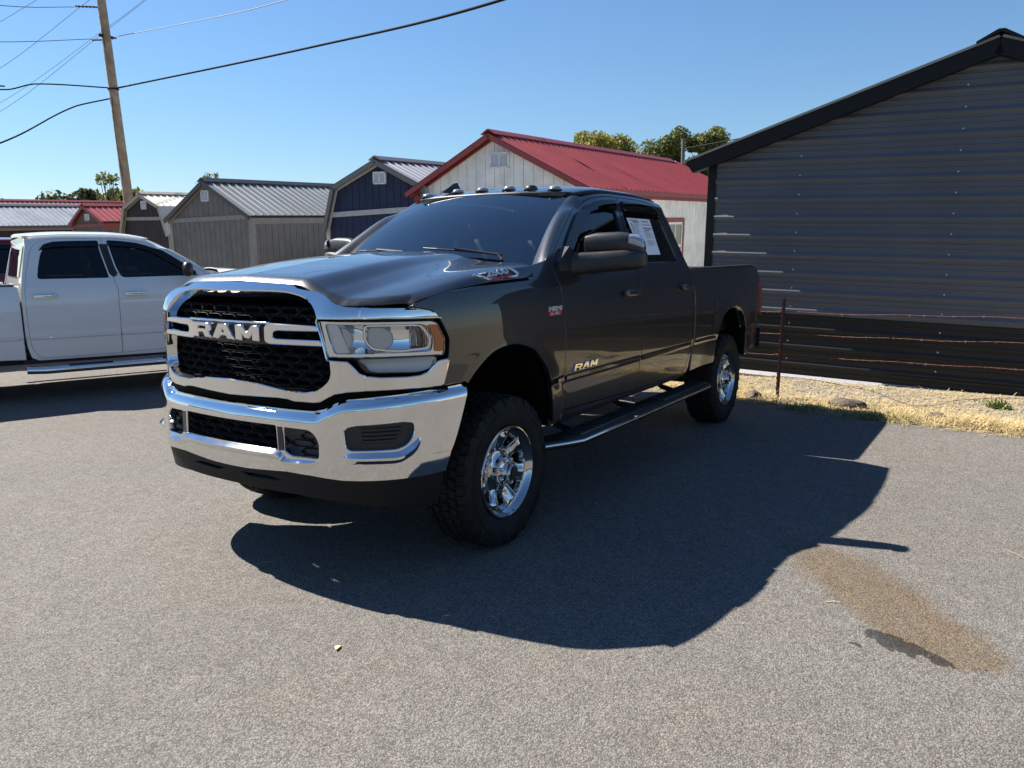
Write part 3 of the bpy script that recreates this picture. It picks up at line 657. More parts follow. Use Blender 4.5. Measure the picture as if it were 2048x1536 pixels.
# ---- bed
arch_r = [(-3.300,.640),(-3.310,.74),(-3.330,.83),(-3.385,.940),(-3.470,1.022),(-3.58,1.074),(-3.72,1.100),(-3.86,1.100),(-4.00,1.070),(-4.10,1.010),(-4.17,.92),(-4.215,.82),(-4.245,.70),(-4.255,.60)]
bd = [(-2.798,.620),(-2.805,.80),(-2.808,1.25),(-2.804,1.452),(-3.7,1.462),(-4.58,1.468),(-4.68,1.455),(-4.745,1.415),(-4.788,1.330),(-4.800,1.25),(-4.795,1.05),(-4.775,.90),(-4.755,.845),(-4.62,.75),(-4.42,.60)]
for s, mi in both():
    b = panel('bed_side', bd + list(reversed(spl(arch_r,3))), FL, M['paint'], truck, sign=-1, mirror=mi, res=.04, edge=((.008,.008),(.010,.05)))
    fu = [(-3.345+.088*math.cos(t), 1.148+.082*math.sin(t)) for t in np.linspace(0,2*math.pi,28,endpoint=False)]
    if s > 0:
        panel('fuel_door_shut_line', fu, offs(flank,.0008), M['gap'], b, holes=[offp(fu,-.0045)], sign=-1, edge=((.0005,.0005),))
        panel('fuel_door', offp(fu,-.0045), offs(flank,.0012), M['paint'], b, sign=-1, edge=((.001,.001),))
    panel('tail_light', rnd([(-4.742,1.31),(-4.800,1.285),(-4.803,1.05),(-4.780,.965),(-4.752,.965),(-4.748,1.2)],.012), offs(flank,.010), M['red'], truck, sign=-1, mirror=mi, res=.03, edge=((.003,.003),(.004,.03)))
    xs = np.linspace(-2.845,-3.285,8); P = flank(xs, np.full(8,.862)); bb = MB(); sec = [(.000,-.012),(.010,-.008),(.010,.008),(.000,.012)]
    bb.add([(p[0],(p[1]+q[0])*s,p[2]+q[1]) for p in P for q in sec], [(i*4+j,i*4+j+1,(i+1)*4+j+1,(i+1)*4+j) for i in range(7) for j in range(3)]); bb.build('body_moulding', M['paint'], b, 30)
    rb = MB(); rb.box((-3.70,.905*s,1.462),(1.72,.085,.030),bev=.010); rb.build('bed_rail_cap', M['black'], truck, 40)
    iw = MB(); iw.box((-3.75,.80*s,1.15),(1.80,.02,.60)); iw.build('bed_inner_wall', M['black'], truck)
    A = np.array(spl(arch_r, 3)); lb = MB(); ys = np.array([.95,.80,.60,.45]); k = 4
    lb.add([(a, y*s, q) for a, q in A for y in ys], [(i*k+j, i*k+j+1, (i+1)*k+j+1, (i+1)*k+j) for i in range(len(A)-1) for j in range(k-1)]); lb.box((-3.78,.44*s,.85),(.95,.02,.6)); lb.build('wheel_arch_liner', M['gap'], truck)
MB().box((-3.78,0,.86),(1.92,1.6,.04)).build('bed_floor', M['black'], truck)
tg = MB(); tg.box((-4.775,0,1.15),(.05,1.62,.60),bev=.015); tg.build('tailgate', M['paint'], truck, 40)
MB().box((-2.86,0,1.15),(.03,1.66,.60)).build('bed_front_wall', M['black'], truck)
def rbump(t, z): return np.stack([-4.86+.20*np.clip(np.abs(t)-.75,0,1)**1.5*2.2, t, z], -1)
rbm = MB(); rbm.grid(lambda a, b: np.stack([-4.93+.55*np.clip(np.abs(a)-.70,0,1)**1.6*1.9-.02*np.sin((b-.6)*9), a, b], -1), np.linspace(-.985,.985,25), np.linspace(.60,.83,6)); rbm.build('rear_bumper', M['chrome'], truck, 60)
MB().box((-4.80,0,.80),(.22,1.85,.04),bev=.01).build('bumper_step_pad', M['black'], truck, 40)
for s, mi in both():
    bq = MB(); bq.box((-4.70,.935*s,.72),(.30,.03,.20),bev=.012); bq.build('bumper_corner', M['black'], truck, 40)
# ---- chassis underneath
ch = MB()
for s in (1,-1):
    ch.box((-2.0,.46*s,.60),(5.6,.09,.18)); ch.box((-1.7,.72*s,.575),(2.2,.30,.05))
ch.box((-1.8,0,.66),(3.0,1.7,.04)); ch.build('chassis_frame', M['steel'], truck)
ax = MB(); ax.tube([(0,-.72,.40),(0,.72,.40)], .055, 12); ax.lathe([(.02,-.14),(.13,-.10),(.16,0),(.13,.10),(.02,.14)], 16, 'y', (0,.22,.40)); ax.build('front_axle', M['steel'], truck, 50)
ax = MB(); ax.tube([(WB,-.72,.41),(WB,.72,.41)], .06, 12); ax.lathe([(.02,-.16),(.15,-.11),(.18,0),(.15,.11),(.02,.16)], 16, 'y', (WB,0,.41)); ax.build('rear_axle', M['steel'], truck, 50)
MB().tube([(-1.2,.30,.50),(-2.4,.42,.50),(-3.0,.45,.55),(-3.7,.55,.75),(-4.6,.62,.55)], .045, 10).build('exhaust_pipe', M['steel'], truck, 60)
# ---- wheels
def make_wheel(cx, cy, s, parent):
    W = bpy.data.objects.new('wheel', None); col.objects.link(W); W.parent = parent; W.location = (cx, cy, TR-.008); W.scale = (1, s, 1)
    t = MB(); w = .135
    t.lathe([(.262,-.120),(.275,-.130),(.33,-.142),(.385,-.137),(.408,-.120),(.413,-.095),(.413,.095),(.408,.120),(.385,.137),(.33,.143),(.290,.136),(.268,.128),(.258,.118)], 72)
    r_ = random.Random(3)
    for row, (y0, wd, nn, sk) in enumerate(((-.106,.046,50,.25),(-.056,.042,50,-.4),(0,.046,50,.45),(.056,.042,50,-.4),(.106,.046,50,.25))):
        for k in range(nn):
            a = 2*math.pi*(k+(.5 if row % 2 else 0))/nn; da = 2*math.pi/nn*.40; V = []
            for rr, e in ((.409,1.0),(.425,.88)):
                for q, (u, v) in enumerate(((-1,-1),(1,-1),(1,1),(-1,1))):
                    aa = a + da*e*u + sk*.02*v; yy = y0 + wd*.46*e*v + .004*math.sin(k*2.1)
                    dr = -.010 if abs(yy) > .115 else 0
                    V.append(((rr+dr)*math.cos(aa), yy, (rr+dr)*math.sin(aa)))
            t.add(V, [(4,5,6,7),(0,1,5,4),(1,2,6,5),(2,3,7,6),(3,0,4,7)])
            if abs(y0) > .1 and k % 2 == 0:   # shoulder lug
                sg = 1 if y0 > 0 else -1; V = []
                for aa in (a-da*.8, a+da*.8):
                    for rr, yy in ((.400,.128),(.408,.131),(.385,.143),(.372,.141)): V.append((rr*math.cos(aa), yy*sg, rr*math.sin(aa)))
                t.add(V, [(0,1,5,4),(1,2,6,5),(2,3,7,6),(0,3,2,1),(4,5,6,7)])
    # raised band on the sidewall
    t.lathe([(.345,.1425),(.347,.1450),(.352,.1450),(.354,.1425)], 72); t.build('tyre', M['rubber'], W, 35)
    rm = MB(); rm.lathe([(.200,-.10),(.232,-.09),(.236,.085),(.248,.110),(.256,.122),(.259,.128),(.256,.133),(.249,.134),(.243,.126),(.236,.108),(.222,.098)], 72)
    rim = rm.build('rim', M['wchrome'], W, 50)
    disc = [(.232*math.cos(a), .232*math.sin(a)) for a in np.linspace(0,2*math.pi,72,endpoint=False)]
    holes = []
    for k in range(7):
        a = math.radians(65+k*360/7); c_, s_ = math.cos(a), math.sin(a)
        loc = rnd([(.125,-.022),(.200,-.050),(.215,-.030),(.218,.030),(.200,.050),(.125,.022)], [.012,.02,.02,.02,.02,.012])
        holes.append([(r*c_-q*s_, r*s_+q*c_) for r, q in loc])
    def face(a, b):
        r = np.hypot(a, b); th = np.arctan2(b, a); ph = ((th-math.radians(65))*7/(2*math.pi)) % 1.0
        ridge = .016*np.exp(-((np.abs(ph-.5))/.16)**2)*sstep(.10,.14,r)*sstep(.225,.19,r)
        y = .098 - .030*sstep(.22,.13,r) + .02*sstep(.12,.07,r) + ridge
        return np.stack([a, y, b], -1)
    panel('wheel_disc', disc, face, M['wchrome'], rim, holes=holes, sign=-1, res=.014, edge=((.001,.01),), hedge=((.004,.003),(.014,.026),(.016,.05)))
    hb = MB(); hb.lathe([(.088,.060),(.088,.105),(.082,.118),(.070,.124),(.060,.126),(.050,.140),(.047,.158),(.040,.166),(0.001,.168)], 40)
    hub = hb.build('hub_cap', M['wchrome'], W, 30)
    for k in range(8):
        a = 2*math.pi*(k+.5)/8; c = (.071*math.cos(a), 0, .071*math.sin(a)); lb = MB(); lb.lathe([(.012,.110),(.0115,.132),(.008,.138),(.001,.140)], 8, 'y', c); lb.build('lug_nut', M['wchrome'], hub, 40)
    em = MB(); em.lathe([(.030,.168),(.030,.171),(.001,.171)], 24); em.build('hub_emblem', M['black'], hub, 30)
    bk = MB(); bk.lathe([(.001,-.02),(.19,-.02),(.19,.02),(.06,.03)], 40); bk.build('brake_disc', M['steel'], W, 40)
    return W
wf = make_wheel(0, .838, 1, truck)
for cx, s in ((0,-1),(WB,1),(WB,-1)):
    c = copy_tree(wf, truck); c.location = (cx, .838*s, TR-.008); c.scale = (1, s, 1)
# ---- running boards
for s in (1,-1):
    rb = MB(); X = [-.36,-.50,-.62,-1.3,-2.1,-2.9,-3.02]; YO = [.98,1.05,1.098,1.10,1.10,1.10,1.07]
    sec = lambda yo: [(yo-.19,.500),(yo-.01,.503),(yo+.004,.492),(yo+.006,.470),(yo-.012,.452),(yo-.19,.452)]
    V = [(x,(y)*s,z) for x, yo in zip(X, YO) for y, z in sec(yo)]; n = 6
    rb.add(V, [(i*n+j, i*n+(j+1)%n, (i+1)*n+(j+1)%n, (i+1)*n+j) for i in range(len(X)-1) for j in range(n)] + [tuple(range(n)), tuple(range((len(X)-1)*n, len(X)*n))])
    r = rb.build('running_board', M['black'], truck, 40)
    ed = MB(); ed.tube([(x,(yo+.008)*s,.484) for x, yo in zip(X[:-1], YO[:-1])] , .011, 8); ed.build('board_trim', M['chrome'], r, 60)
    for x0, x1 in ((-.66,-1.66),(-2.0,-2.94)):
        pd = MB(); pd.box(((x0+x1)/2, 1.005*s, .506), (abs(x1-x0),.13,.014), bev=.004)
        for k in range(16): pd.box((x0+(x1-x0)*(k+.5)/16, 1.005*s, .515), (.022,.11,.006))
        pd.build('tread_pad', M['black2'], r, 40)
    cl = MB(); cl.box((-1.40,1.100*s,.484),(.045,.022,.040),bev=.006); cl.build('trim_joint', M['chrome'], r, 40)
    for x in (-.85,-1.75,-2.6):
        bk = MB(); bk.tube([(x,.92*s,.47),(x,.80*s,.50),(x,.66*s,.60)], .022, 8); bk.build('board_bracket', M['steel'], r, 60)
# ---- tow mirrors
for s in (1,-1):
    a = MB(); L = []
    for y, x, z0, z1, dx in ((.90,-.80,1.452,1.602,.09),(.96,-.84,1.468,1.608,.09),(1.10,-.885,1.486,1.618,.10),(1.24,-.925,1.498,1.630,.10),(1.305,-.945,1.506,1.626,.09),(1.338,-.955,1.525,1.610,.06)):
        L.append([(x+dx*.5*c**1 if False else x+dx*math.cos(t)*.62, y*s, (z0+z1)/2+(z1-z0)/2*math.copysign(abs(math.sin(t))**.40, math.sin(t))) for t in np.linspace(0,2*math.pi,16,endpoint=False) for c in (1,)])
    n = 16; a.add([p for r in L for p in r], [(i*n+j, i*n+(j+1)%n, (i+1)*n+(j+1)%n, (i+1)*n+j) for i in range(len(L)-1) for j in range(n)] + [tuple(range(n)), tuple(range((len(L)-1)*n, len(L)*n))])
    mr = a.build('side_mirror', M['trim'], truck, 50)
    h = MB(); L = []
    for y, x, z0, z1, dx in ((.975,-.885,1.610,1.690,.05),(.985,-.885,1.605,1.712,.075),(1.04,-.90,1.605,1.726,.085),(1.18,-.925,1.605,1.730,.085),(1.28,-.945,1.600,1.716,.08),(1.322,-.955,1.590,1.680,.06),(1.334,-.957,1.585,1.640,.03)):
        L.append([(x+dx*math.cos(t)*.62, y*s, (z0+z1)/2+(z1-z0)/2*math.copysign(abs(math.sin(t))**.42, math.sin(t))) for t in np.linspace(0,2*math.pi,16,endpoint=False)])
    h.add([p for r in L for p in r], [(i*n+j, i*n+(j+1)%n, (i+1)*n+(j+1)%n, (i+1)*n+j) for i in range(len(L)-1) for j in range(n)] + [tuple(range(n)), tuple(range((len(L)-1)*n, len(L)*n))]); h.build('mirror_head', M['trim'], mr, 50)
    q = MB(); L = []
    for y, x, z0, z1, dx in ((1.262,-.932,1.650,1.716,.092),(1.288,-.938,1.640,1.714,.088),(1.328,-.950,1.632,1.680,.064),(1.338,-.953,1.632,1.645,.03)):
        L.append([(x+dx*math.cos(t)*.63, y*s, (z0+z1)/2+(z1-z0)/2*math.copysign(abs(math.sin(t))**.42, math.sin(t))) for t in np.linspace(-.9,1.9,9)])
    q.add([p for r in L for p in r], [(i*9+j, i*9+j+1, (i+1)*9+j+1, (i+1)*9+j) for i in range(3) for j in range(8)]); q.build('mirror_lamp', M['glow'], mr, 60)
    sa = MB(); sa.prism([(-.615,1.50),(-.62,1.56),(-.74,1.645),(-.84,1.60),(-.86,1.47)], (0,.935*s,0), (1,-.16*s*0,0), (0,-.42*s*0,1), (0,-.05*s,0)); sa.build('mirror_sail', M['trim'], mr, 40)
    gl = MB(); gl.grid(lambda u, v: np.stack([-.955-.01*u*0-.05*(u-1.0)*.5, u*s, v], -1), np.linspace(1.0,1.29,3), np.linspace(1.52,1.70,3)); gl.build('mirror_glass', M['reflector'], mr)
# ---- cab lights and antenna on the roof
for y, kind in ((-.57,1),(-.29,1),(-.07,1),(.16,1),(.34,0),(.53,1)):
    c = roofmap(np.array([-1.27]), np.array([y]))[0]; lb = MB(); V = []
    for r, hgt in ((1.0,-.004),(1.0,.006),(.86,.020),(.55,.028),(.01,.030)):
        for k in range(16):
            a = 2*math.pi*k/16; V.append(c+[.055*r*math.cos(a)*(1.15 if math.cos(a)<0 else .85), .040*r*math.sin(a), hgt])
    lb.add(V, [(i*16+k, i*16+(k+1)%16, (i+1)*16+(k+1)%16, (i+1)*16+k) for i in range(4) for k in range(16)])
    L_ = lb.build('cab_light', M['glow'] if kind else M['trim'], truck, 50)
    bs = MB(); bs.lathe([(.060,-.006),(.060,.003),(.05,.005)], 16, 'z', c); bs.V = [((v[0]-c[0])*1.05+c[0], (v[1]-c[1])*.78+c[1], v[2]) for v in bs.V]; bs.build('lamp_base', M['black'], L_, 50)
c = roofmap(np.array([-1.40]), np.array([-.45]))[0]
fn = MB(); V = []
for x0, z0, wy in ((.12,0,.012),(.06,.03,.022),(-.02,.072,.020),(-.07,.082,.014),(-.11,.02,.026),(-.12,0,.028)):
    V += [c+[x0,-wy,0], c+[x0,-wy*.45,max(z0,.004)], c+[x0,wy*.45,max(z0,.004)], c+[x0,wy,0]]
fn.add(V, [(i*4+j, i*4+j+1, (i+1)*4+j+1, (i+1)*4+j) for i in range(5) for j in range(3)]); af = fn.build('antenna_fin', M['trim'], truck, 60)
# ---- side badges
def flat_on_flank(x, z): 
    q = flank(np.array([x]), np.array([z]))[0]; return q
for s, mi in both():
    q = flat_on_flank(-.457, 1.274); uu = np.array([-1.0*s,0,0]); mm = np.array([1,s,1])
    ba = MB(); ba.box((q[0], (q[1]+.001)*s, 1.262), (.150,.006,.026)); b = ba.build('engine_badge', M['redink'], truck)
    text_on('badge_lettering', 'HEMI', .034, (q[0], (q[1]+.002)*s, 1.288), uu, (0,0,1), (0,s,0), M['silver'], b, width=.150, bold=.0018, th=.006)
    text_on('badge_numerals', '6.4L', .026, (q[0], (q[1]+.0042)*s, 1.262), uu, (0,0,1), (0,s,0), M['silver'], b, width=.11, bold=.0006, th=.002)
    nb = bpy.data.objects.new('door_nameplate', None); col.objects.link(nb); nb.parent = truck
    for i, ch in enumerate('RAM'):
        po, hh = LET[ch]; x0 = -.690-.105*i; z0 = .893
        g = (lambda P: [(x0-.095*(a+.18*(b-.5)), z0+.040*b) for a, b in P]) if s > 0 else (lambda P: [(x0-.305+.095*(a+.18*(b-.5))+.21*i, z0+.040*b) for a, b in P])
        panel('letter', g(po), offs(flank,.008), M['chrome'], nb, holes=[g(hh)] if hh else [], sign=-1, mirror=mi, res=.02, edge=((.0015,.002),(.0015,.010)))
# ---- cabin
cb = MB(); cb.box((-.75,0,1.36),(.5,1.5,.30),bev=.06); cb.build('dashboard', M['seat'], truck, 50)
for y in (.40,-.40):
    st = MB(); st.box((-1.35,y,1.12),(.55,.52,.22),bev=.05); st.box((-1.66,y,1.42),(.16,.50,.60),R=((math.cos(.2),0,-math.sin(.2)),(0,1,0),(math.sin(.2),0,math.cos(.2))),bev=.05); st.box((-1.74,y,1.80),(.10,.26,.18),bev=.04); st.build('front_seat', M['seat'], truck, 50)
st = MB(); st.box((-2.25,0,1.12),(.5,1.4,.22),bev=.05); st.box((-2.52,0,1.42),(.14,1.4,.6),bev=.05); st.build('rear_seat', M['seat'], truck, 50)
sw = MB(); sw.tube([(-.99+.06*math.sin(a), .40+.185*math.cos(a), 1.46+.175*math.sin(a)) for a in np.linspace(0,2*math.pi,29)], .016, 8, cap=False); sw.box((-.97,.40,1.46),(.05,.16,.08),bev=.02); sw.build('steering_wheel', M['seat'], truck, 60)
MB().box((-1.05,0,1.86),(.03,.24,.07),bev=.012).build('rear_view_mirror', M['black'], truck, 40)
MB().box((-1.65,0,.95),(2.1,1.7,.04)).build('cabin_floor', M['seat'], truck)
# ---- sale sheet taped in the rear door window
pp = [(-1.925,1.862),(-2.365,1.866),(-2.305,1.596),(-1.960,1.592)]
pp = [(-1.905,1.862),(-2.330,1.862),(-2.300,1.592),(-1.945,1.592)]
ps = tag(panel('price_sheet', pp, offs(flank,-.010), M['paper'], None, sign=-1, res=.06, edge=((.0005,.001),)), 'white printed sale sheet taped in the rear door window of the grey pickup', 'paper sheet')
def sheet(u, v): # u 0..1 left to right as read, v 0..1 upward
    return (np.interp(v,[0,1],[-1.945,-1.905])*(1-u)+np.interp(v,[0,1],[-2.300,-2.330])*u, 1.592+.270*v)
rr_ = random.Random(5); lines = {'d': MB(), 'g': MB()}
def ln(u0, u1, v, h, key):
    pts = [sheet(u0,v),sheet(u1,v),sheet(u1,v+h),sheet(u0,v+h)]; P = offs(flank,-.0085)(np.array([p[0] for p in pts]),np.array([p[1] for p in pts])); lines[key].add(P, [(0,1,2,3)])
for u0,u1,v0,v1,key,dens in ((.08,.42,.93,.95,'d',1),(.20,.46,.88,.91,'d',1),(.60,.88,.91,.93,'d',1),(.56,.92,.82,.84,'g',1),(.55,.95,.72,.745,'d',1),(.60,.85,.67,.69,'d',1)):
    ln(u0,u1,v0,v1-v0,key)
for k in range(26):
    v = .84-.024*k; ln(.06,.06+rr_.uniform(.05,.1),v,.010,'d' if k<9 else 'g'); ln(.18,.18+rr_.uniform(.12,.26),v,.008,'g')
    if v < .66 and not (.40 < v < .44): ln(.54,.54+rr_.uniform(.15,.40),v,.008,'g')
lines['d'].build('printed_text', M['inkd'], ps); lines['g'].build('printed_text', M['ink'], ps)
# ---------------------------------------------------------------- the yard: lot, verge, metal garage, fence, sheds
G = GUP; WV = np.array([-.0132, .9995, -.0291]); WV -= G*(WV@G); WV /= np.linalg.norm(WV)   # along the garage front (level)
NV = np.cross(WV, G); NV /= np.linalg.norm(NV)                                                # out of the garage front, towards the lot
def fr(o): o = np.array(o, float); return lambda a, h, d=0.0: o + WV*a + G*h + NV*d
def ground_mat():
    m = mat('asphalt', (.22,.21,.195), .88, spec=.3); n = m.node_tree.nodes; l = m.node_tree.links; b = n['Principled BSDF']; tc = n['Texture Coordinate']
    def noise(sc, det=4, rough=.6):
        t = n.new('ShaderNodeTexNoise'); t.inputs['Scale'].default_value = sc; t.inputs['Detail'].default_value = det; t.inputs['Roughness'].default_value = rough; l.new(tc.outputs['Object'], t.inputs['Vector']); return t.outputs[0]
    def rng(s, a, b_, c, d):
        r = n.new('ShaderNodeMapRange'); r.inputs[1].default_value = a; r.inputs[2].default_value = b_; r.inputs[3].default_value = c; r.inputs[4].default_value = d; l.new(s, r.inputs[0]); return r.outputs[0]
    def mix(f, a, b_, mode='MIX'):
        x = n.new('ShaderNodeMix'); x.data_type = 'RGBA'; x.blend_type = mode
        for s, i in ((f,0),(a,6),(b_,7)):
            if isinstance(s, (int,float)): x.inputs[i].default_value = s
            elif isinstance(s, tuple): x.inputs[i].default_value = (*s, 1)
            else: l.new(s, x.inputs[i])
        return x.outputs[2]
    def math_(op, a, b_=None):
        x = n.new('ShaderNodeMath'); x.operation = op
        for s, i in ((a,0),(b_,1)):
            if s is None: continue
            if isinstance(s, (int,float)): x.inputs[i].default_value = s
            else: l.new(s, x.inputs[i])
        return x.outputs[0]
    vo = n.new('ShaderNodeTexVoronoi'); vo.inputs['Scale'].default_value = 150; l.new(tc.outputs['Object'], vo.inputs['Vector'])
    sp = n.new('ShaderNodeSeparateColor'); l.new(vo.outputs['Color'], sp.inputs[0])
    stone = rng(sp.outputs[0], 0, 1, .62, 1.38)                       # every stone of the aggregate has its own tone
    pit = rng(vo.outputs['Distance'], .0, .75, 1.16, .52)             # dark binder between the stones
    fine = rng(noise(260,3), .3, .7, .82, 1.18); mid = rng(noise(9,5), .3, .7, .90, 1.10); big = rng(noise(.55,6), .3, .7, .92, 1.07)
    vb = n.new('ShaderNodeTexVoronoi'); vb.inputs['Scale'].default_value = 62; l.new(tc.outputs['Object'], vb.inputs['Vector']); sb = n.new('ShaderNodeSeparateColor'); l.new(vb.outputs['Color'], sb.inputs[0])
    stone = math_('MULTIPLY', stone, rng(sb.outputs[0], 0, 1, .90, 1.10))
    v = math_('MULTIPLY', math_('MULTIPLY', stone, pit), math_('MULTIPLY', math_('MULTIPLY', fine, mid), big))
    c = mix(1.0, (.174,.164,.152), v, 'MULTIPLY')
    warm = mix(rng(noise(1.3,4), .45, .7, 0, .22), c, mix(1.0, c, (1.10,1.0,.86), 'MULTIPLY'))
    # rusty brown spill and the damp spots at its edge, ellipses with ragged rims
    sx = n.new('ShaderNodeSeparateXYZ'); l.new(tc.outputs['Object'], sx.inputs[0])
    def ell(cx, cy, ang, ra, rb, rag, soft, amp=.16):
        dx = math_('SUBTRACT', sx.outputs[0], cx); dy = math_('SUBTRACT', sx.outputs[1], cy); ca, sa = math.cos(ang), math.sin(ang)
        u = math_('ADD', math_('MULTIPLY', dx, ca/ra), math_('MULTIPLY', dy, sa/ra)); w_ = math_('ADD', math_('MULTIPLY', dx, -sa/rb), math_('MULTIPLY', dy, ca/rb))
        r = math_('SQRT', math_('ADD', math_('MULTIPLY', u, u), math_('MULTIPLY', w_, w_)))
        r = math_('ADD', r, rng(noise(rag,5),   .3, .7, -amp, amp)); return rng(r, 1-soft, 1.0, 1, 0)
    st = math_('MAXIMUM', ell(-.43,2.76,.74,.76,.255,3.0,.42), ell(-.06,3.06,.85,.35,.225,3.5,.25))
    c2 = mix(math_('MULTIPLY', math_('MULTIPLY', st, rng(noise(6,5), .25, .75, .65, 1.0)), rng(sp.outputs[1], 0, 1, .7, 1.0)), warm, mix(1.0, warm, (.80,.60,.37), 'MULTIPLY'))
    wet = math_('MAXIMUM', ell(.105,2.955,1.15,.135,.066,14,.10,.36), math_('MAXIMUM', ell(.165,3.115,1.2,.06,.035,22,.15,.5), ell(.20,2.815,.9,.03,.018,30,.4,.6)))
    c3 = mix(wet, c2, mix(1.0, c2, (.26,.27,.31), 'MULTIPLY')); l.new(c3, b.inputs['Base Color'])
    bp = n.new('ShaderNodeBump'); bp.inputs['Strength'].default_value = .55; bp.inputs['Distance'].default_value = .008
    hh = math_('ADD', math_('MULTIPLY', vo.outputs['Distance'], -.8), math_('MULTIPLY', noise(60,4), .7)); l.new(hh, bp.inputs['Height']); l.new(bp.outputs[0], b.inputs['Normal'])
    return m
ASPH = ground_mat()
DIRT = mat('dry_field_soil', (.24,.21,.16), .95, noise=(.35,.35), bump=(12,.5,.05))
VERGE = mat('pale_gravel_soil', (.235,.195,.13), .95, noise=(14,.35), bump=(60,.6,.02))
# one sheet to the horizon, the asphalt lot laid on it, the verge along the garage
tag(mesh('ground', [(-900,-900,-.012),(900,-900,-.012),(900,900,-.012),(-900,900,-.012)], [(0,1,2,3)], DIRT), kind='structure')
edge_pts = [(-14,-40),(-7.4,-12),(-6.2,-5),(-5.35,-1.5),(-4.93,.3),(-4.80,.81),(-4.63,1.57),(-4.55,2.21),(-4.535,2.81),(-4.49,3.38),(-4.45,5.0),(-4.5,9),(-4.6,16),(-5,40)]
rr = random.Random(11); ep = []
for (x0,y0),(x1,y1) in zip(edge_pts[:-1], edge_pts[1:]):
    k = max(1, int(math.hypot(x1-x0,y1-y0)/.12)) if abs(y0) < 9 else 1
    ep += [(x0+(x1-x0)*t/k+rr.uniform(-.018,.018), y0+(y1-y0)*t/k) for t in range(k)]
ep.append(edge_pts[-1])
lot = [(x,y) for x, y in ep] + [(60,40),(60,-40)]
tag(mesh('asphalt_lot', [(x,y,0.0) for x, y in lot], [tuple(range(len(lot)-1,-1,-1))], ASPH), kind='structure')
ev = [(x+.25,y,-.006) for x, y in ep]; back = [(-60,40,-.006),(-60,-40,-.006)]
tag(mesh('gravel_verge', ev+back, [tuple(range(len(ev)+2))], VERGE), kind='structure')

# ---- metal garage
GREY = mat('charcoal_steel_siding', (.078,.086,.102), .46, .0, .45, noise=(1.2,.10), bump=(2.5,.05,.02))
BLK = mat('black_steel_siding', (.015,.0155,.0165), .42, .0, .28, noise=(1.5,.15))
BTRIM = mat('black_steel_trim', (.006,.0065,.008), .42, spec=.22)
ROOFK = mat('grey_steel_roof', (.20,.20,.20), .4)
SCREW = mat('zinc_screw', (.6,.6,.6), .35, .8)
garage = thing('metal_garage', 'charcoal and black metal garage with low gable roof behind a wire fence', 'garage', tuple(np.array([-6.832,.225,0.0])))
GO = np.array([-6.832,.225,0.0]); gf = lambda a, h, d=0.0: WV*a + G*h + NV*d    # local to the empty
A0, A1, AP = -.60, 5.62, 2.51; EH, PH = 2.74, 3.80
def gtop(a): return EH + (PH-EH)*(1-abs(a-AP)/(AP-A0))
RIB = .2286
prof = [(0,.0),(.046,.0),(.052,.005),(.060,.005),(.066,.0),(.104,.0),(.110,.005),(.118,.005),(.124,0),(.1560,.0),(.1760,.017),(.1940,.017),(.2286,.0)]
def corr_sheet(h0, h1, aL, aR, m, name, back=0.0):
    """horizontal sheet with pressed ribs between heights h0 and h1, cut to the gable"""
    hs = []; k0 = math.floor((h0-.02)/RIB)-1
    for k in range(k0, k0+40):
        for q, d in prof[:-1]:
            h = .02 + k*RIB + q
            if h0-1e-6 <= h <= h1+1e-6: hs.append((h, d))
    hs = [(h0, hs[0][1])] + [x for x in hs if h0+1e-4 < x[0] < h1-1e-4] + [(h1, hs[-1][1])]
    V = []
    for h, d in hs:
        lo, hi = aL, aR
        if h > EH:
            f = 1-(h-EH)/(PH-EH); lo = max(aL, AP-(AP-A0)*f); hi = min(aR, AP+(AP-A0)*f)
        V += [gf(lo,h,d), gf(hi,h,d)]
    return mesh(name, V, [(2*i,2*i+1,2*i+3,2*i+2) for i in range(len(hs)-1)], m, garage)
h = -.06; first = True
bounds = [-.06, .84] + [.84 + .9144*k for k in range(1,5)]
for i, (b0, b1) in enumerate(zip(bounds[:-1], bounds[1:])):
    b1 = min(b1, PH-.005)
    if b1 <= b0: break
    o = corr_sheet(b0, b1, A0+.105, A1-.105, BLK if i == 0 else GREY, 'siding_sheet')
    o['label'] = 'black lower siding sheet' if i == 0 else 'charcoal siding sheet'
    sc = MB()
    for a in (.55, 2.25, 3.9):
        hh = b0+.10
        while hh < b1-.02:
            if hh < gtop(a)-.25: sc.lathe([(.010,0),(.009,.004),(.001,.006)], 6, 'x', gf(a+.0*hh, hh, .001))
            hh += RIB
    if sc.V: sc.build('siding_screws', SCREW, o)
tr_ = MB()
for a, w_ in ((A0,.11),(A1-.11,.11)): tr_ = MB(); tr_.prism([(a,-.06),(a+.11,-.06),(a+.11,gtop(a+.05)),(a,gtop(a))], gf(0,0,-.03), WV, G, NV*.039); tr_.build('corner_trim', BTRIM, garage)
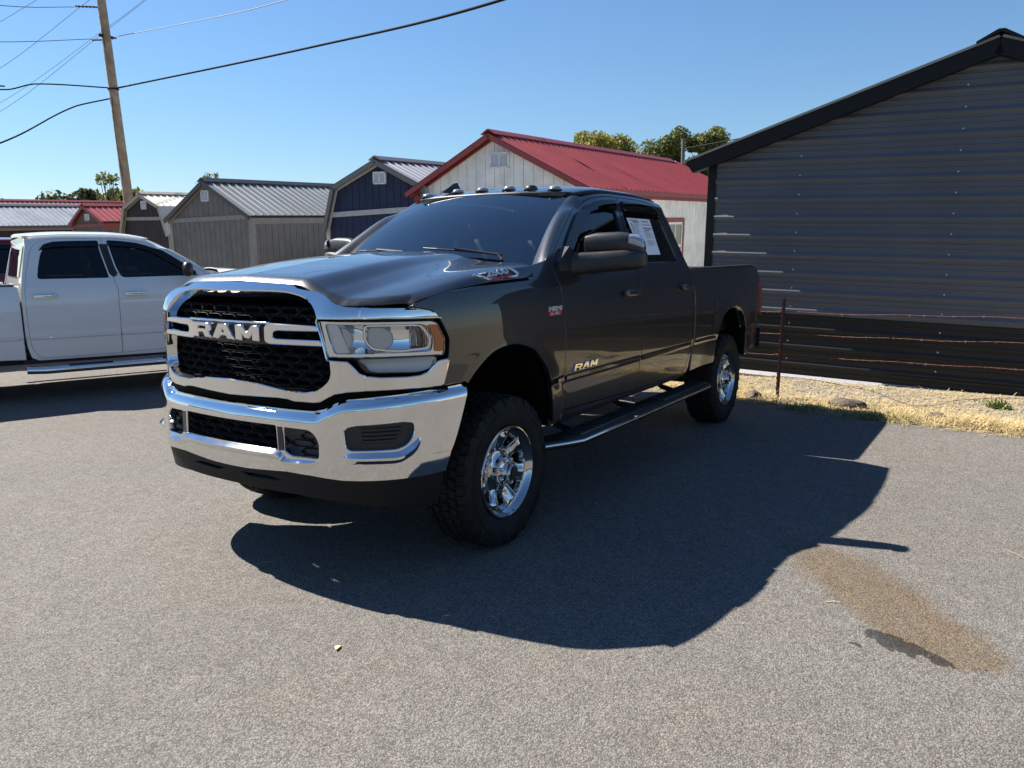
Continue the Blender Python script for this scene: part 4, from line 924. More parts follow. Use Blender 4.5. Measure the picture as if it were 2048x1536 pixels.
# rake boards, roof sheets, ridge cap
sl = math.atan2(PH-EH, AP-A0)
for s in (-1,1):
    u = WV*math.cos(sl)*s - G*math.sin(sl); vv = G*math.cos(sl)+WV*s*math.sin(sl); L_ = (AP-A0)/math.cos(sl)+.25
    t = MB(); t.prism([(0,-.125),(L_-.03,-.125),(L_+.02,.035),(0,.035)], gf(AP,PH+.05,-.02), u, vv, NV*.16); t.build('rake_trim', BTRIM, garage)
    f2 = MB(); f2.prism([(0,-.03),(L_,-.03),(L_,.0),(0,0)], gf(AP,PH+.022,.142), u, vv, NV*.02)
    de = MB(); de.prism([(0,.037),(L_+.05,.037),(L_+.05,.062),(0,.062)], gf(AP,PH+.05,-.10), u, vv, NV*.27); de.build('drip_edge', ROOFK, garage)
    # roof as sheets running down the slope
    for k in range(11):
        d0 = .17-.9144*k; d1 = d0-.9144; rb = MB(); xs = []
        for j in range(4):
            for q, hgt in ((0,0),(.19,0),(.20,.02),(.215,.02),(.225,0)): xs.append((d0-.2286*j-q, hgt))
        xs.append((d1,0)); V = []
        for d, hgt in xs: V += [gf(AP,PH+.092,d)+vv*hgt, gf(AP,PH+.092,d)+u*(L_+.04)+vv*hgt]
        rb.add(V, [((2*i,2*i+1,2*i+3,2*i+2) if s > 0 else (2*i+2,2*i+3,2*i+1,2*i)) for i in range(len(xs)-1)]); rb.build('roof_sheet', ROOFK, garage)
rc = MB(); rc.prism([(-.22,-.065),(0,.035),(.22,-.065),(.22,-.045),(.03,.062),(-.03,.062),(-.22,-.045)], gf(AP,PH+.10,.20), WV, G, -NV*10.2); rc.build('ridge_cap', BTRIM, garage)
bw = MB(); D_ = 9.6
poly = [(A0,-.1),(A1,-.1),(A1,EH),(AP,PH),(A0,EH)]
bw.add([gf(a,h_,-.035) for a,h_ in poly]+[gf(a,h_,-D_) for a,h_ in poly], [(0,1,2,3,4),(9,8,7,6,5)]+[(i,i+5,(i+1)%5+5,(i+1)%5) for i in range(5)]); bw.build('garage_shell', mat('pale_bounce_shell', (.55,.55,.53), .5), garage)  # unseen side walls made pale to bounce sunlight onto the white shed
bs_ = MB(); bs_.prism([(-.02,-.02),(.075,-.035),(.075,-.028),(.02,.012),(-.02,.015)], gf(A0,.055,0), NV, G, WV*(A1-A0)); bs_.build('base_flashing', mat('grey_flashing', (.30,.30,.31), .5), garage)
# ---- wire fence with a steel post
RUST = mat('rusty_red_steel', (.085,.030,.022), .75, noise=(40,.5))
WIRE = mat('rusty_wire', (.17,.075,.055), .7, .3)
def tpost(label, a):
    P = np.array([-5.264,1.074,0.0]) + WV*a; P[2] = 0
    t = thing('fence_post', label, 'fence post', tuple(P), 'steel posts of the wire fence')
    m_ = MB(); m_.prism([(-.018,0),(.018,0),(.018,.006),(.004,.006),(.004,.030),(-.004,.030),(-.004,.006),(-.018,.006)], (0,0,-.3), (0,1,0), (1,0,0), G*1.42); m_.build('post_shaft', RUST, t)
    for k in range(19):
        b_ = MB(); b_.box(tuple(G*(.12+.053*k)+np.array([.010,0,0])), (.014,.030,.014)); b_.build('post_stud', RUST, t)
    return t
tpost('rusty steel fence post standing beside the tailgate of the grey pickup', 0.0)
for a, txt in ((-3.0,'rusty steel fence post hidden behind the grey pickup bed'),(3.0,'rusty steel fence post near the right edge of the garage wall')):
    if a > 0: tpost(txt, a+.35)
fo = np.array([-5.25,1.074,0.0])
wires = [('top strand of barbed wire along the garage', [(-3.0,.90),(-.243,.956),(-.03,.969),(.556,.975),(1.754,1.029),(2.192,1.039),(3.35,1.07)]),
         ('second strand of barbed wire from the top', [(-3.0,.70),(-.228,.719),(-.013,.725),(.77,.750),(1.653,.782),(2.218,.810),(3.35,.86)]),
         ('third strand of barbed wire from the top', [(-3.0,.46),(-.278,.485),(.003,.500),(.91,.516),(1.678,.541),(2.248,.555),(3.35,.60)]),
         ('lowest barbed wire sagging to the gravel', [(-3.0,.20),(-.363,.238),(-.007,.253),(.388,.250),(.741,.225),(.985,.190),(1.3,.10),(1.55,.13),(1.69,.190),(1.861,.221),(2.279,.283),(3.35,.33)])]
for lab, pts in wires:
    P = spl(pts, 14); A = np.array([fo + WV*a + G*h_ + np.array([0.004*math.sin(a*9),0,.004*math.sin(a*7)]) for a, h_ in P]); m_ = MB(); 
    ph = np.arange(len(A))*2.2; A2 = A + np.stack([.003*np.cos(ph), 0*ph, .003*np.sin(ph)],1)
    m_.tube(A, .0028, 5); m_.tube(A2, .0024, 4); L_ = np.concatenate([[0],np.cumsum(np.linalg.norm(np.diff(A,axis=0),axis=1))]); s = .05
    while s < L_[-1]:
        c = np.array([np.interp(s, L_, A[:,k]) for k in range(3)])
        for q in range(2):
            v = np.array([RND.uniform(-1,1),RND.uniform(-.3,.3),RND.uniform(-1,1)]); v /= np.linalg.norm(v); m_.tube([c-v*.016, c+v*.016], .0016, 3)
        s += .127
    tag(m_.build('barbed_wire', WIRE), lab, 'barbed wire', 'strands of the wire fence')

# ---- sheds for sale in a row
def siding(name, base, tex=.25):
    m = mat(name, base, .78, spec=.3, noise=(3.0,.14)); n = m.node_tree.nodes; l = m.node_tree.links; b = n['Principled BSDF']; tc = n['Texture Coordinate']
    mp = n.new('ShaderNodeMapping'); mp.inputs['Scale'].default_value = (18,18,3); l.new(tc.outputs['Object'], mp.inputs[0])
    t = n.new('ShaderNodeTexNoise'); t.inputs['Scale'].default_value = 1.0; t.inputs['Detail'].default_value = 7; l.new(mp.outputs[0], t.inputs['Vector'])
    bp = n.new('ShaderNodeBump'); bp.inputs['Strength'].default_value = tex*2; bp.inputs['Distance'].default_value = .03; l.new(t.outputs[0], bp.inputs['Height']); l.new(bp.outputs[0], b.inputs['Normal'])
    return m
def interp_poly(pts, a): return float(np.interp(a, [p[0] for p in pts], [p[1] for p in pts]))
def shed(name, label, X, roof, eave_in, base, length, mats, band=None, vent=None, bw=.20, sides=(1,), over=.14, ribs=.2286, cat='shed', trimw=.10, win=None):
    """roof: (a,h) outline of the gable top from left to right; eave_in: how far the walls stand in from the roof ends; base: ground level"""
    wall_m, trim_m, roof_m, rake_m = mats
    O = np.array([X,0,0.0]) + WV*roof[len(roof)//2][0]; ac = roof[len(roof)//2][0]
    T = thing(name, label, cat, tuple(O), 'storage sheds in a row behind the trucks')
    f = lambda a, h_, d=0.0: WV*(a-ac) + G*h_ + NV*d
    aL, aR = roof[0][0]+eave_in, roof[-1][0]-eave_in
    low = lambda a: interp_poly(roof, a) - .10
    # gable boards
    nb = max(4, int(round((aR-aL)/bw))); 
    bk = [(aL,base)] + [(aR,base),(aR,low(aR))] + [(p[0],p[1]-.10) for p in reversed(roof) if aL < p[0] < aR] + [(aL,low(aL))]
    B = MB(); n_ = len(bk); B.add([f(a,h_,-.02) for a,h_ in bk]+[f(a,h_,-length) for a,h_ in bk], [tuple(range(n_)), tuple(range(2*n_-1,n_-1,-1))]+[(i,(i+1)%n_,(i+1)%n_+n_,i+n_)[::-1] for i in range(n_)]); B.build('wall_core', wall_m, T)
    kn = [p[0] for p in roof]
    for i in range(nb):
        a0 = aL+(aR-aL)*i/nb+.006; a1 = aL+(aR-aL)*(i+1)/nb-.006
        top = [a1]+sorted([k for k in kn if a0 < k < a1], reverse=True)+[a0]
        b_ = MB(); b_.prism([(a0-ac,base),(a1-ac,base)]+[(a-ac,low(a)) for a in top], NV*-.018, WV, G, NV*.018); b_.build('siding_board', wall_m, T)
    # side boards
    for s in sides:
        aa = aR if s > 0 else aL; hh = low(aa); ns = int(length/bw); bo_ = None
        for i in range(ns):
            d0 = -.02-bw*i; P = [f(aa,base,d0-.006),f(aa,base,d0-bw+.006),f(aa,hh,d0-bw+.006),f(aa,hh,d0-.006)]
            if bo_ is None or True:
                b_ = MB(); b_.add(P+[p+WV*s*.018 for p in P], [(4,5,6,7) if s > 0 else (7,6,5,4),(0,1,5,4),(2,3,7,6),(1,2,6,5),(3,0,4,7)]); b_.build('siding_board', wall_m, T)
    # corner boards and belt boards
    for a, s in ((aL,-1),(aR,1)):
        c = MB(); w0, w1 = (a-.02, a+trimw-.02) if s < 0 else (a-trimw+.02, a+.02)
        c.prism([(w0-ac,base),(w1-ac,base),(w1-ac,low(min(max(w1,aL),aR))),(w0-ac,low(min(max(w0,aL),aR)))], NV*-.03, WV, G, NV*.055); c.build('corner_board', trim_m, T)
        if s in sides:
            c = MB(); c.prism([(.022,base),(-trimw,base),(-trimw,low(a)),(.022,low(a))], WV*(a-ac), NV, G, WV*s*.026); c.build('corner_board', trim_m, T)
            c = MB(); c.prism([(.0,low(a)-.14),(-length,low(a)-.14),(-length,low(a)+.0),(.0,low(a)+.0)], WV*(a-ac+s*.001), NV, G, WV*s*.022); c.build('eave_board', trim_m, T)
    if band:
        c = MB(); c.prism([(aL-ac,band[0]-.06),(aR-ac,band[1]-.06),(aR-ac,band[1]+.05),(aL-ac,band[0]+.05)], NV*.0, WV, G, NV*.024); c.build('belt_board', trim_m, T)
    # roof: sheets per slope, rake trims
    for (p, q) in zip(roof[:-1], roof[1:]):
        p, q = np.array(p), np.array(q); hi_, lo_ = (q, p) if q[1] > p[1] else (p, q); s = 1 if lo_[0] > hi_[0] else -1
        u = WV*(lo_[0]-hi_[0]) + G*(lo_[1]-hi_[1]); L_ = np.linalg.norm(u); u /= L_; vv = np.cross(NV, u); vv = vv*np.sign(vv@G)
        last = lo_[1] <= min(roof[0][1], roof[-1][1])+.05; e = .06 if last else 0
        t = MB(); t.prism([(0,-.095),(L_+e*.5,-.095),(L_+e*.5,.0),(0,.0)], f(hi_[0],hi_[1],over-.03), u, vv, NV*.03); t.build('rake_board', rake_m, T)
        t = MB(); t.prism([(0,-.125),(L_,-.125),(L_,-.055),(0,-.055)], f(hi_[0],hi_[1],.026), u, vv, NV*.02); t.build('gable_trim', trim_m, T)
        if last and s in sides:
            t = MB(); t.prism([(over-.03,-.10),(-length,-.10),(-length,.0),(over-.03,.0)], f(lo_[0]+.04*s,lo_[1]-.01,0), NV, G, -WV*s*.03); t.build('fascia_board', rake_m, T)
        k = 0; d = over
        while d > -length-.1:
            d1 = d-ribs*4; xs = []
            for j in range(4):
                for qd, hg in ((0,0),(ribs-.055,0),(ribs-.035,.026),(ribs-.015,.026),(ribs-.002,0)): xs.append((d-ribs*j-qd, hg))
            xs.append((d1,0)); V = []
            for dd, hg in xs: V += [f(hi_[0],hi_[1]+.012,dd)+vv*hg, f(hi_[0],hi_[1]+.012,dd)+u*(L_+e)+vv*hg]
            r_ = MB(); r_.add(V, [((2*i,2*i+1,2*i+3,2*i+2) if s > 0 else (2*i+2,2*i+3,2*i+1,2*i)) for i in range(len(xs)-1)]); r_.build('roof_sheet', roof_m, T); d = d1
    ap = max(roof, key=lambda p: p[1])
    sl_ = math.atan2(ap[1]-roof[len(roof)//2+1][1], roof[len(roof)//2+1][0]-ap[0])
    c = MB(); c.prism([(-.16,-.16*math.tan(sl_)+.035),(0,.035),(.16,-.16*math.tan(sl_)+.035),(.16,-.16*math.tan(sl_)+.055),(.02,.065),(-.02,.065),(-.16,-.16*math.tan(sl_)+.055)], f(ap[0],ap[1]+.012,over), WV, G, -NV*(length+over)); c.build('ridge_cap', rake_m, T)
    if vent:
        a, h_, w_, hh = vent; fr_ = MB()
        for q in ([(-w_/2,-hh/2),(w_/2,-hh/2),(w_/2,-hh/2+.03),(-w_/2,-hh/2+.03)],[(-w_/2,hh/2-.03),(w_/2,hh/2-.03),(w_/2,hh/2),(-w_/2,hh/2)],[(-w_/2,-hh/2),(-w_/2+.03,-hh/2),(-w_/2+.03,hh/2),(-w_/2,hh/2)],[(w_/2-.03,-hh/2),(w_/2,-hh/2),(w_/2,hh/2),(w_/2-.03,hh/2)],[(-.012,-hh/2),(.012,-hh/2),(.012,hh/2),(-.012,hh/2)]):
            fr_.prism(q, f(a,h_,.0), WV, G, NV*.035)
        v = fr_.build('gable_vent', VENTM, T); nl = max(4, int(hh/.035)); sl2 = MB()
        sl2.prism([(-w_/2,-hh/2),(w_/2,-hh/2),(w_/2,hh/2),(-w_/2,hh/2)], f(a,h_,.001), WV, G, NV*.004)
        for j in range(nl):
            z0 = -hh/2+.02+(hh-.04)*j/nl; sl2.add([f(a-w_/2+.02,h_+z0,.026),f(a+w_/2-.02,h_+z0,.026),f(a+w_/2-.02,h_+z0+.026,.006),f(a-w_/2+.02,h_+z0+.026,.006)], [(0,1,2,3)])
        sl2.build('vent_louvres', VENTM, v)
    return T, f
VENTM = mat('white_vent_plastic', (.72,.74,.76), .4)
WHITE = siding('white_shed_siding', (.76,.76,.73)); RED = mat('barn_red_paint', (.20,.026,.028), .5, noise=(6,.15)); REDROOF = mat('red_steel_roof', (.26,.042,.045), .36, noise=(1.2,.12))
NAVY = siding('navy_shed_siding', (.022,.033,.072), .35); PALE = mat('pale_grey_trim_paint', (.42,.42,.41), .6, noise=(8,.1)); STEELR = mat('galvanised_roof', (.40,.41,.42), .33, .5, noise=(.9,.15))
TAUPE = siding('taupe_shed_siding', (.19,.178,.16), .3); TAUPET = mat('taupe_trim_paint', (.27,.25,.225), .65, noise=(8,.12)); DRAKE = mat('dark_rake_steel', (.035,.036,.038), .4); SILV = mat('grey_steel_roof_sheet', (.24,.25,.25), .35, .35, noise=(.9,.15))
BROWN = siding('dark_brown_shed_siding', (.050,.038,.034), .3); CREAM = mat('cream_steel_roof', (.62,.58,.49), .42, noise=(1.1,.12)); TAN = mat('tan_trim_paint', (.30,.27,.23), .6, noise=(8,.1)); TANW = siding('tan_brown_siding', (.15,.10,.075)); GRTRIM = mat('grey_metal_trim', (.10,.105,.11), .4)
sA, fA = shed('storage_shed', 'white storage shed with red metal roof and red trim, behind the grey pickup', -9.8, [(-7.82,2.64),(-5.74,3.72),(-3.57,2.68)], .14, -.30, 9.4, (WHITE,RED,REDROOF,RED), band=(2.52,2.52), vent=(-5.57,3.22,.44,.30), bw=.22, over=.17, trimw=.11)
# window in the white shed's long side
for d0, w_ in ((-4.10,.95),):
    aR = -3.57-.14; h0, h1 = .93, 2.02; wn = MB(); ac = -5.74
    O_ = WV*(aR-ac+.02)
    for q in ([(0,h0-.1),(-w_-.2,h0-.1),(-w_-.2,h0),(0,h0)],[(0,h1),(-w_-.2,h1),(-w_-.2,h1+.1),(0,h1+.1)],[(0,h0),(-.1,h0),(-.1,h1),(0,h1)],[(-w_-.1,h0),(-w_-.2,h0),(-w_-.2,h1),(-w_-.1,h1)]): wn.prism([(a+d0+.1,b) for a,b in q], O_, NV, G, WV*.03)
    wf_ = wn.build('window_frame', RED, sA)
    pn = MB(); pn.prism([(d0,h0),(d0-w_,h0),(d0-w_,h1),(d0,h1)], O_, NV, G, WV*.006); pn.build('window_pane', mat('pale_window_glass', (.10,.115,.125), .05, spec=.8), wf_)
    mu = MB()
    for q in ([(d0,h0),(d0-.05,h0),(d0-.05,h1),(d0,h1)],[(d0-w_+.05,h0),(d0-w_,h0),(d0-w_,h1),(d0-w_+.05,h1)],[(d0,h0),(d0-w_,h0),(d0-w_,h0+.05),(d0,h0+.05)],[(d0,h1-.05),(d0-w_,h1-.05),(d0-w_,h1),(d0,h1)],[(d0-w_/2+.02,h0),(d0-w_/2-.02,h0),(d0-w_/2-.02,h1),(d0-w_/2+.02,h1)],[(d0,(h0+h1)/2-.03),(d0-w_,(h0+h1)/2-.03),(d0-w_,(h0+h1)/2+.03),(d0,(h0+h1)/2+.03)]): mu.prism(q, O_+WV*.006, NV, G, WV*.014)
    mu.build('window_muntins', VENTM, wf_)
shed('storage_shed', 'navy blue gambrel shed with pale trim between the grey and white sheds', -9.8, [(-10.30,1.86),(-9.98,2.80),(-8.67,3.34),(-7.36,2.76),(-7.04,1.83)], .04, -.40, 6.2, (NAVY,PALE,STEELR,GRTRIM), band=(2.18,2.34), vent=(-8.64,2.96,.36,.26), bw=.20)
shed('storage_shed', 'taupe gable shed with dark rake trim and grey metal roof', -9.8, [(-16.12,2.06),(-14.45,3.03),(-12.74,2.16)], .10, -.50, 6.4, (TAUPE,TAUPET,SILV,DRAKE), band=(2.03,2.15), vent=(-14.50,2.66,.30,.28), bw=.20)
shed('storage_shed', 'dark brown gambrel shed with cream metal roof next to the utility pole', -12.5, [(-22.56,1.70),(-22.27,2.53),(-21.30,2.96),(-20.30,2.55),(-19.97,1.66)], .03, -.60, 6.6, (BROWN,TAN,CREAM,TAN), band=(2.16,2.18), vent=(-21.25,2.60,.27,.27), bw=.17)
shed('storage_shed', 'small tan shed with red roof and red trim at the far left', -13.5, [(-27.46,1.97),(-26.40,2.67),(-25.22,2.08)], .07, -.75, 6.0, (TANW,RED,REDROOF,RED), band=(1.90,1.98), vent=(-26.33,2.24,.30,.24), bw=.2)
shed('storage_shed', 'long dark shed with silver ribbed roof at the left edge', -13.0, [(-35.80,1.85),(-34.01,2.70),(-32.2,1.88)], .07, -.95, 7.4, (BROWN,TAN,STEELR,GRTRIM), bw=.3, vent=(-34.0,2.2,.3,.25))
shed('storage_shed', 'far shed with faded red roof seen above the silver roof', -15.0, [(-40.6,2.05),(-38.5,3.06),(-36.4,2.06)], .07, -1.1, 8.2, (TANW,RED,mat('faded_red_roof',(.42,.20,.19),.33,.2,noise=(1,.1)),RED), bw=.4, vent=(-38.5,2.5,.3,.25))
# ---------------------------------------------------------------- other vehicles
M['white'] = paint('white_truck_paint', (.66,.67,.67), .0, 0.0, .35)
M['maroon'] = paint('maroon_paint', (.10,.010,.014), .1, .4, .35)
SK = ('running_board','cab_light','antenna_fin','side_mirror','hood_badge','engine_badge','door_nameplate','price_sheet','door_handle','handle_recess')
def other(name, label, loc, heading, sc, drop, pm, extra=()):
    t = copy_tree(truck, None, SK+tuple(extra), {'grey_metallic_paint': pm}); t.name = name; tag(t, label, 'pickup truck')
    t.location = loc; t.rotation_euler = (0,0,heading); t.scale = sc
    for c in t.children:
        if c.name.split('.')[0] not in ('wheel','front_axle','rear_axle'): c.location.z -= drop
    return t
wt = other('pickup_truck', 'white crew cab pickup with chrome door handles parked at the left', (-3.48,-5.90,-.02), math.radians(160), (.90,.957,.957), .10, M['white'])
for s in (-1,1):
    for x0 in (-1.505,-2.53):
        hb = MB(); c = flank(np.array([x0]), np.array([1.28]))[0]
        hb.box((x0,(c[1]+.030)*s,1.24),(.235,.020,.040),bev=.009); hb.box((x0+.1,(c[1]+.008)*s,1.24),(.06,.05,.044),bev=.009); hb.box((x0-.1,(c[1]+.008)*s,1.24),(.06,.05,.044),bev=.009)
        hb.build('door_handle', M['chrome'], wt, 40)
    mr = MB(); L = []
    for y, x, z0, z1, dx in ((.93,-.80,1.44,1.50,.04),(1.0,-.82,1.43,1.56,.08),(1.10,-.86,1.43,1.62,.10),(1.20,-.89,1.44,1.61,.09),(1.24,-.90,1.47,1.57,.05)):
        L.append([(x+dx*math.cos(t)*.7, y*s, (z0+z1)/2+(z1-z0)/2*math.copysign(abs(math.sin(t))**.7, math.sin(t))) for t in np.linspace(0,2*math.pi,14,endpoint=False)])
    n = 14; mr.add([p for r in L for p in r], [(i*n+j,i*n+(j+1)%n,(i+1)*n+(j+1)%n,(i+1)*n+j) for i in range(4) for j in range(n)]+[tuple(range(n)),tuple(range(4*n,5*n))]); mr.build('side_mirror', M['black'], wt, 50)
    st = MB(); st.tube([(-.55,.92*s,.44),(-.66,1.02*s,.40),(-1.0,1.05*s,.39),(-2.6,1.05*s,.39),(-2.80,1.02*s,.40)], .045, 12); sb = st.build('side_step', M['chrome'], wt, 60)
    for x in (-1.0,-2.1):
        pd = MB(); pd.box((x,1.05*s,.437),(.5,.06,.012),bev=.004); pd.build('tread_pad', M['black'], sb, 40)
    # black door pillar trim between the side windows
    bp_ = [(-1.652,1.535),(-1.700,1.66),(-1.733,1.84),(-1.746,1.945),(-1.842,1.945),(-1.828,1.84),(-1.792,1.66),(-1.765,1.535)]
    p_ = panel('door_pillar_trim', bp_, offs(flank,.004), M['black'], wt, sign=-1, mirror=s<0, res=.05, edge=((.001,.004),)); p_.location.z -= .11
mt = other('pickup_truck', 'maroon pickup partly hidden behind the white pickup at the left edge', (-4.5,-9.7,-.02), math.radians(160), (.90,.957,.957), .10, M['maroon'])

# ---------------------------------------------------------------- utility pole, wires
WOOD = mat('weathered_pole_wood', (.30,.235,.165), .85, noise=(3,.3), bump=(6,.6,.05))
CABLE = mat('black_cable', (.004,.004,.0045), .8, spec=.08); ALU = mat('aluminium_wire', (.020,.020,.024), .7, spec=.15); INS = mat('brown_insulator', (.10,.05,.035), .35)
PB = np.array([-15.05,-26.40,0.0]); PT = np.array([-14.58,-26.70,11.6])
up_ = thing('utility_pole', 'tall weathered wooden utility pole leaning slightly above the sheds', 'utility pole', tuple(PB))
ps = [PB + (PT-PB)*t - PB for t in np.linspace(0,1,14)]; m_ = MB(); m_.tube(ps, np.linspace(.195,.155,14), 14); m_.build('pole_shaft', WOOD, up_, 60)
def on_pole(z): t = (z)/PT[2]; return (PT-PB)*t
left = np.array([-.43,-.90,0]); left = np.array([.80,-.60,0.0])
def insul(z, d, nm='insulator', L=.75):
    c = on_pole(z); m_ = MB(); p = [c + d*(.15+L*t) + np.array([0,0,-.04*t]) for t in np.linspace(0,1,13)]
    m_.tube(p, [.022 if i%2 else .045 for i in range(13)], 8); m_.build(nm, INS, up_, 40)
insul(10.77, left); insul(9.62, left, L=.35); insul(9.75, -left, L=.2)
hd_ = MB(); c = on_pole(7.85); hd_.lathe([(.20,-.03),(.21,0),(.20,.03)], 14, 'z', c); hd_.build('pole_band', ALU, up_, 40)
hd_ = MB(); c = on_pole(9.75); hd_.box(tuple(c),(.55,.10,.10),bev=.01); hd_.build('pole_bracket', ALU, up_, 40)
mg = MB(); mg.tube([on_pole(z)+np.array([.05,.0,0])+np.array([.13,.10,0])*1.0+ (np.array([.1,.08,0])*math.sin(z*1.3) if 3<z<9.5 else 0) for z in np.linspace(1,10,30)], .010, 5); mg.build('ground_wire', ALU, up_)
def wire(label, pts, r, m=ALU, sag=.0, name='overhead_wire'):
    pts = [np.array(p, float) for p in pts]; P = []
    ext = lambda a, b: b + (b-a)/np.linalg.norm(b-a)*45.0
    pts.append(ext(pts[-2], pts[-1]))
    if np.linalg.norm(pts[0][:2]-PB[:2]) > 3 and np.linalg.norm(pts[0][:2]-np.array([-30.1,-9.6])) > 1: pts.insert(0, ext(pts[1], pts[0]))
    m_ = len(pts)
    for i in range(m_-1):
        p1, p2 = pts[i], pts[i+1]; p0 = pts[i-1] if i else 2*p1-p2; p3 = pts[i+2] if i+2 < m_ else 2*p2-p1
        t1 = (p2-p0)/(np.linalg.norm(p2-p1)+np.linalg.norm(p1-p0))*np.linalg.norm(p2-p1); t2 = (p3-p1)/(np.linalg.norm(p3-p2)+np.linalg.norm(p2-p1))*np.linalg.norm(p2-p1)
        for t in np.linspace(0,1,16)[:-1]: P.append((2*t**3-3*t**2+1)*p1+(t**3-2*t**2+t)*t1+(-2*t**3+3*t**2)*p2+(t**3-t**2)*t2)
    P.append(pts[-1]); mb = MB(); mb.tube(P, r, 6); return tag(mb.build(name, m, None, 180), label, 'cable', 'overhead wires')
def dr(d, D): return CAM + np.array(d)*D
pw = lambda z: PB + on_pole(z)
wire('thick black cable from the utility pole across the top of the sky', [pw(7.87)+[.0,.2,0], dr((-.69,-.72,.238),24.0), dr((-.84,-.54,.300),16.5), dr((-.98,-.1,.42),12)], .030, CABLE, .0, 'overhead_cable')
wire('heavy black cable sloping down left from the pole', [pw(7.55), pw(7.15)+left*1.4, dr((-.42,-.91,.113),30), dr((-.30,-.95,.07),27)], .028, CABLE, .0, 'overhead_cable')
wire('black cable with a slack loop running left from the pole', [pw(7.90), pw(7.88)+left*2.6, pw(7.62)+left*3.6, pw(7.72)+left*5.4, dr((-.43,-.90,.172),31), dr((-.3,-.95,.165),28)], .026, CABLE, .02, 'overhead_cable')
wire('thin wire running left from the middle of the pole', [pw(9.62)+left*.5, dr((-.43,-.90,.215),31), dr((-.30,-.95,.20),28)], .012)
wire('thin wire running left from the pole top insulator', [pw(10.70)+left*.95, dr((-.44,-.90,.252),31), dr((-.30,-.95,.245),28)], .012)
wire('thin bright wire running right from the pole', [pw(9.76)-left*.3, dr((-.63,-.77,.270),27), dr((-.68,-.73,.292),25), dr((-.85,-.5,.37),18)], .011, mat('bright_wire', (.12,.12,.125), .6, .2), .0)
wire('uppermost thin diagonal wire in the top left corner', [dr((-.43,-.90,.232),46), dr((-.47,-.88,.266),44), dr((-.55,-.83,.34),42)], .010)
wire('thin diagonal wire crossing the upper left sky', [dr((-.36,-.93,.14),48), dr((-.43,-.90,.190),46), dr((-.51,-.86,.270),44), dr((-.58,-.81,.34),43)], .010)
wire('thin diagonal wire passing behind the pole near its top', [dr((-.36,-.93,.115),52), dr((-.43,-.90,.158),50), dr((-.52,-.86,.240),48), dr((-.55,-.84,.270),47), dr((-.62,-.78,.35),46)], .009)
wire('lower thin diagonal wire reaching the pole from the left', [dr((-.36,-.93,.105),52), dr((-.43,-.90,.150),50), dr((-.515,-.857,.234),47)], .010)
p2 = thing('utility_pole', 'slim grey utility pole beyond the red roof in front of the trees', 'utility pole', (-30.1,-9.6,0)); m_ = MB(); m_.tube([(0,0,0),(0,0,6.4)], .085, 8); m_.build('pole_shaft', mat('grey_pole', (.10,.10,.10), .8), p2, 60)
m_ = MB(); m_.box((.06,0,4.95),(.2,.3,.14),bev=.02); m_.build('meter_box', mat('orange_box', (.45,.12,.06), .5), p2, 40)
wire('faint wire running right from the slim grey pole', [(-30.1,-9.6,6.0),(-27.0,-3.0,6.1)], .02); wire('lower faint wire running right from the slim grey pole', [(-30.1,-9.6,5.35),(-27.0,-3.0,5.4)], .02)

# ---------------------------------------------------------------- trees
BARK = mat('grey_brown_bark', (.11,.085,.065), .9, noise=(6,.3))
def leafm(name, base):
    m = mat(name, base, .55, spec=.25); n = m.node_tree.nodes; l = m.node_tree.links; b = n['Principled BSDF']
    oi = n.new('ShaderNodeTexCoord'); t = n.new('ShaderNodeTexNoise'); t.inputs['Scale'].default_value = 1.4; l.new(oi.outputs['Object'], t.inputs['Vector'])
    r = n.new('ShaderNodeValToRGB'); r.color_ramp.elements[0].color = (*[c*.6 for c in base],1); r.color_ramp.elements[1].color = (base[0]*1.6,base[1]*1.35,base[2]*1.1,1); r.color_ramp.elements[0].position = .35; r.color_ramp.elements[1].position = .68
    l.new(t.outputs[0], r.inputs[0]); l.new(r.outputs[0], b.inputs['Base Color'])
    tr = n.new('ShaderNodeBsdfTranslucent'); l.new(r.outputs[0], tr.inputs[0]); mx = n.new('ShaderNodeMixShader'); mx.inputs[0].default_value = .35
    l.new(b.outputs[0], mx.inputs[1]); l.new(tr.outputs[0], mx.inputs[2]); l.new(mx.outputs[0], n['Material Output'].inputs[0]); return m
LEAF = {'y': leafm('yellow_green_leaves', (.20,.225,.055)), 'g': leafm('mid_green_leaves', (.125,.165,.055)), 'd': leafm('dark_green_leaves', (.045,.068,.028)), 'b': leafm('rust_leaves', (.11,.075,.030))}
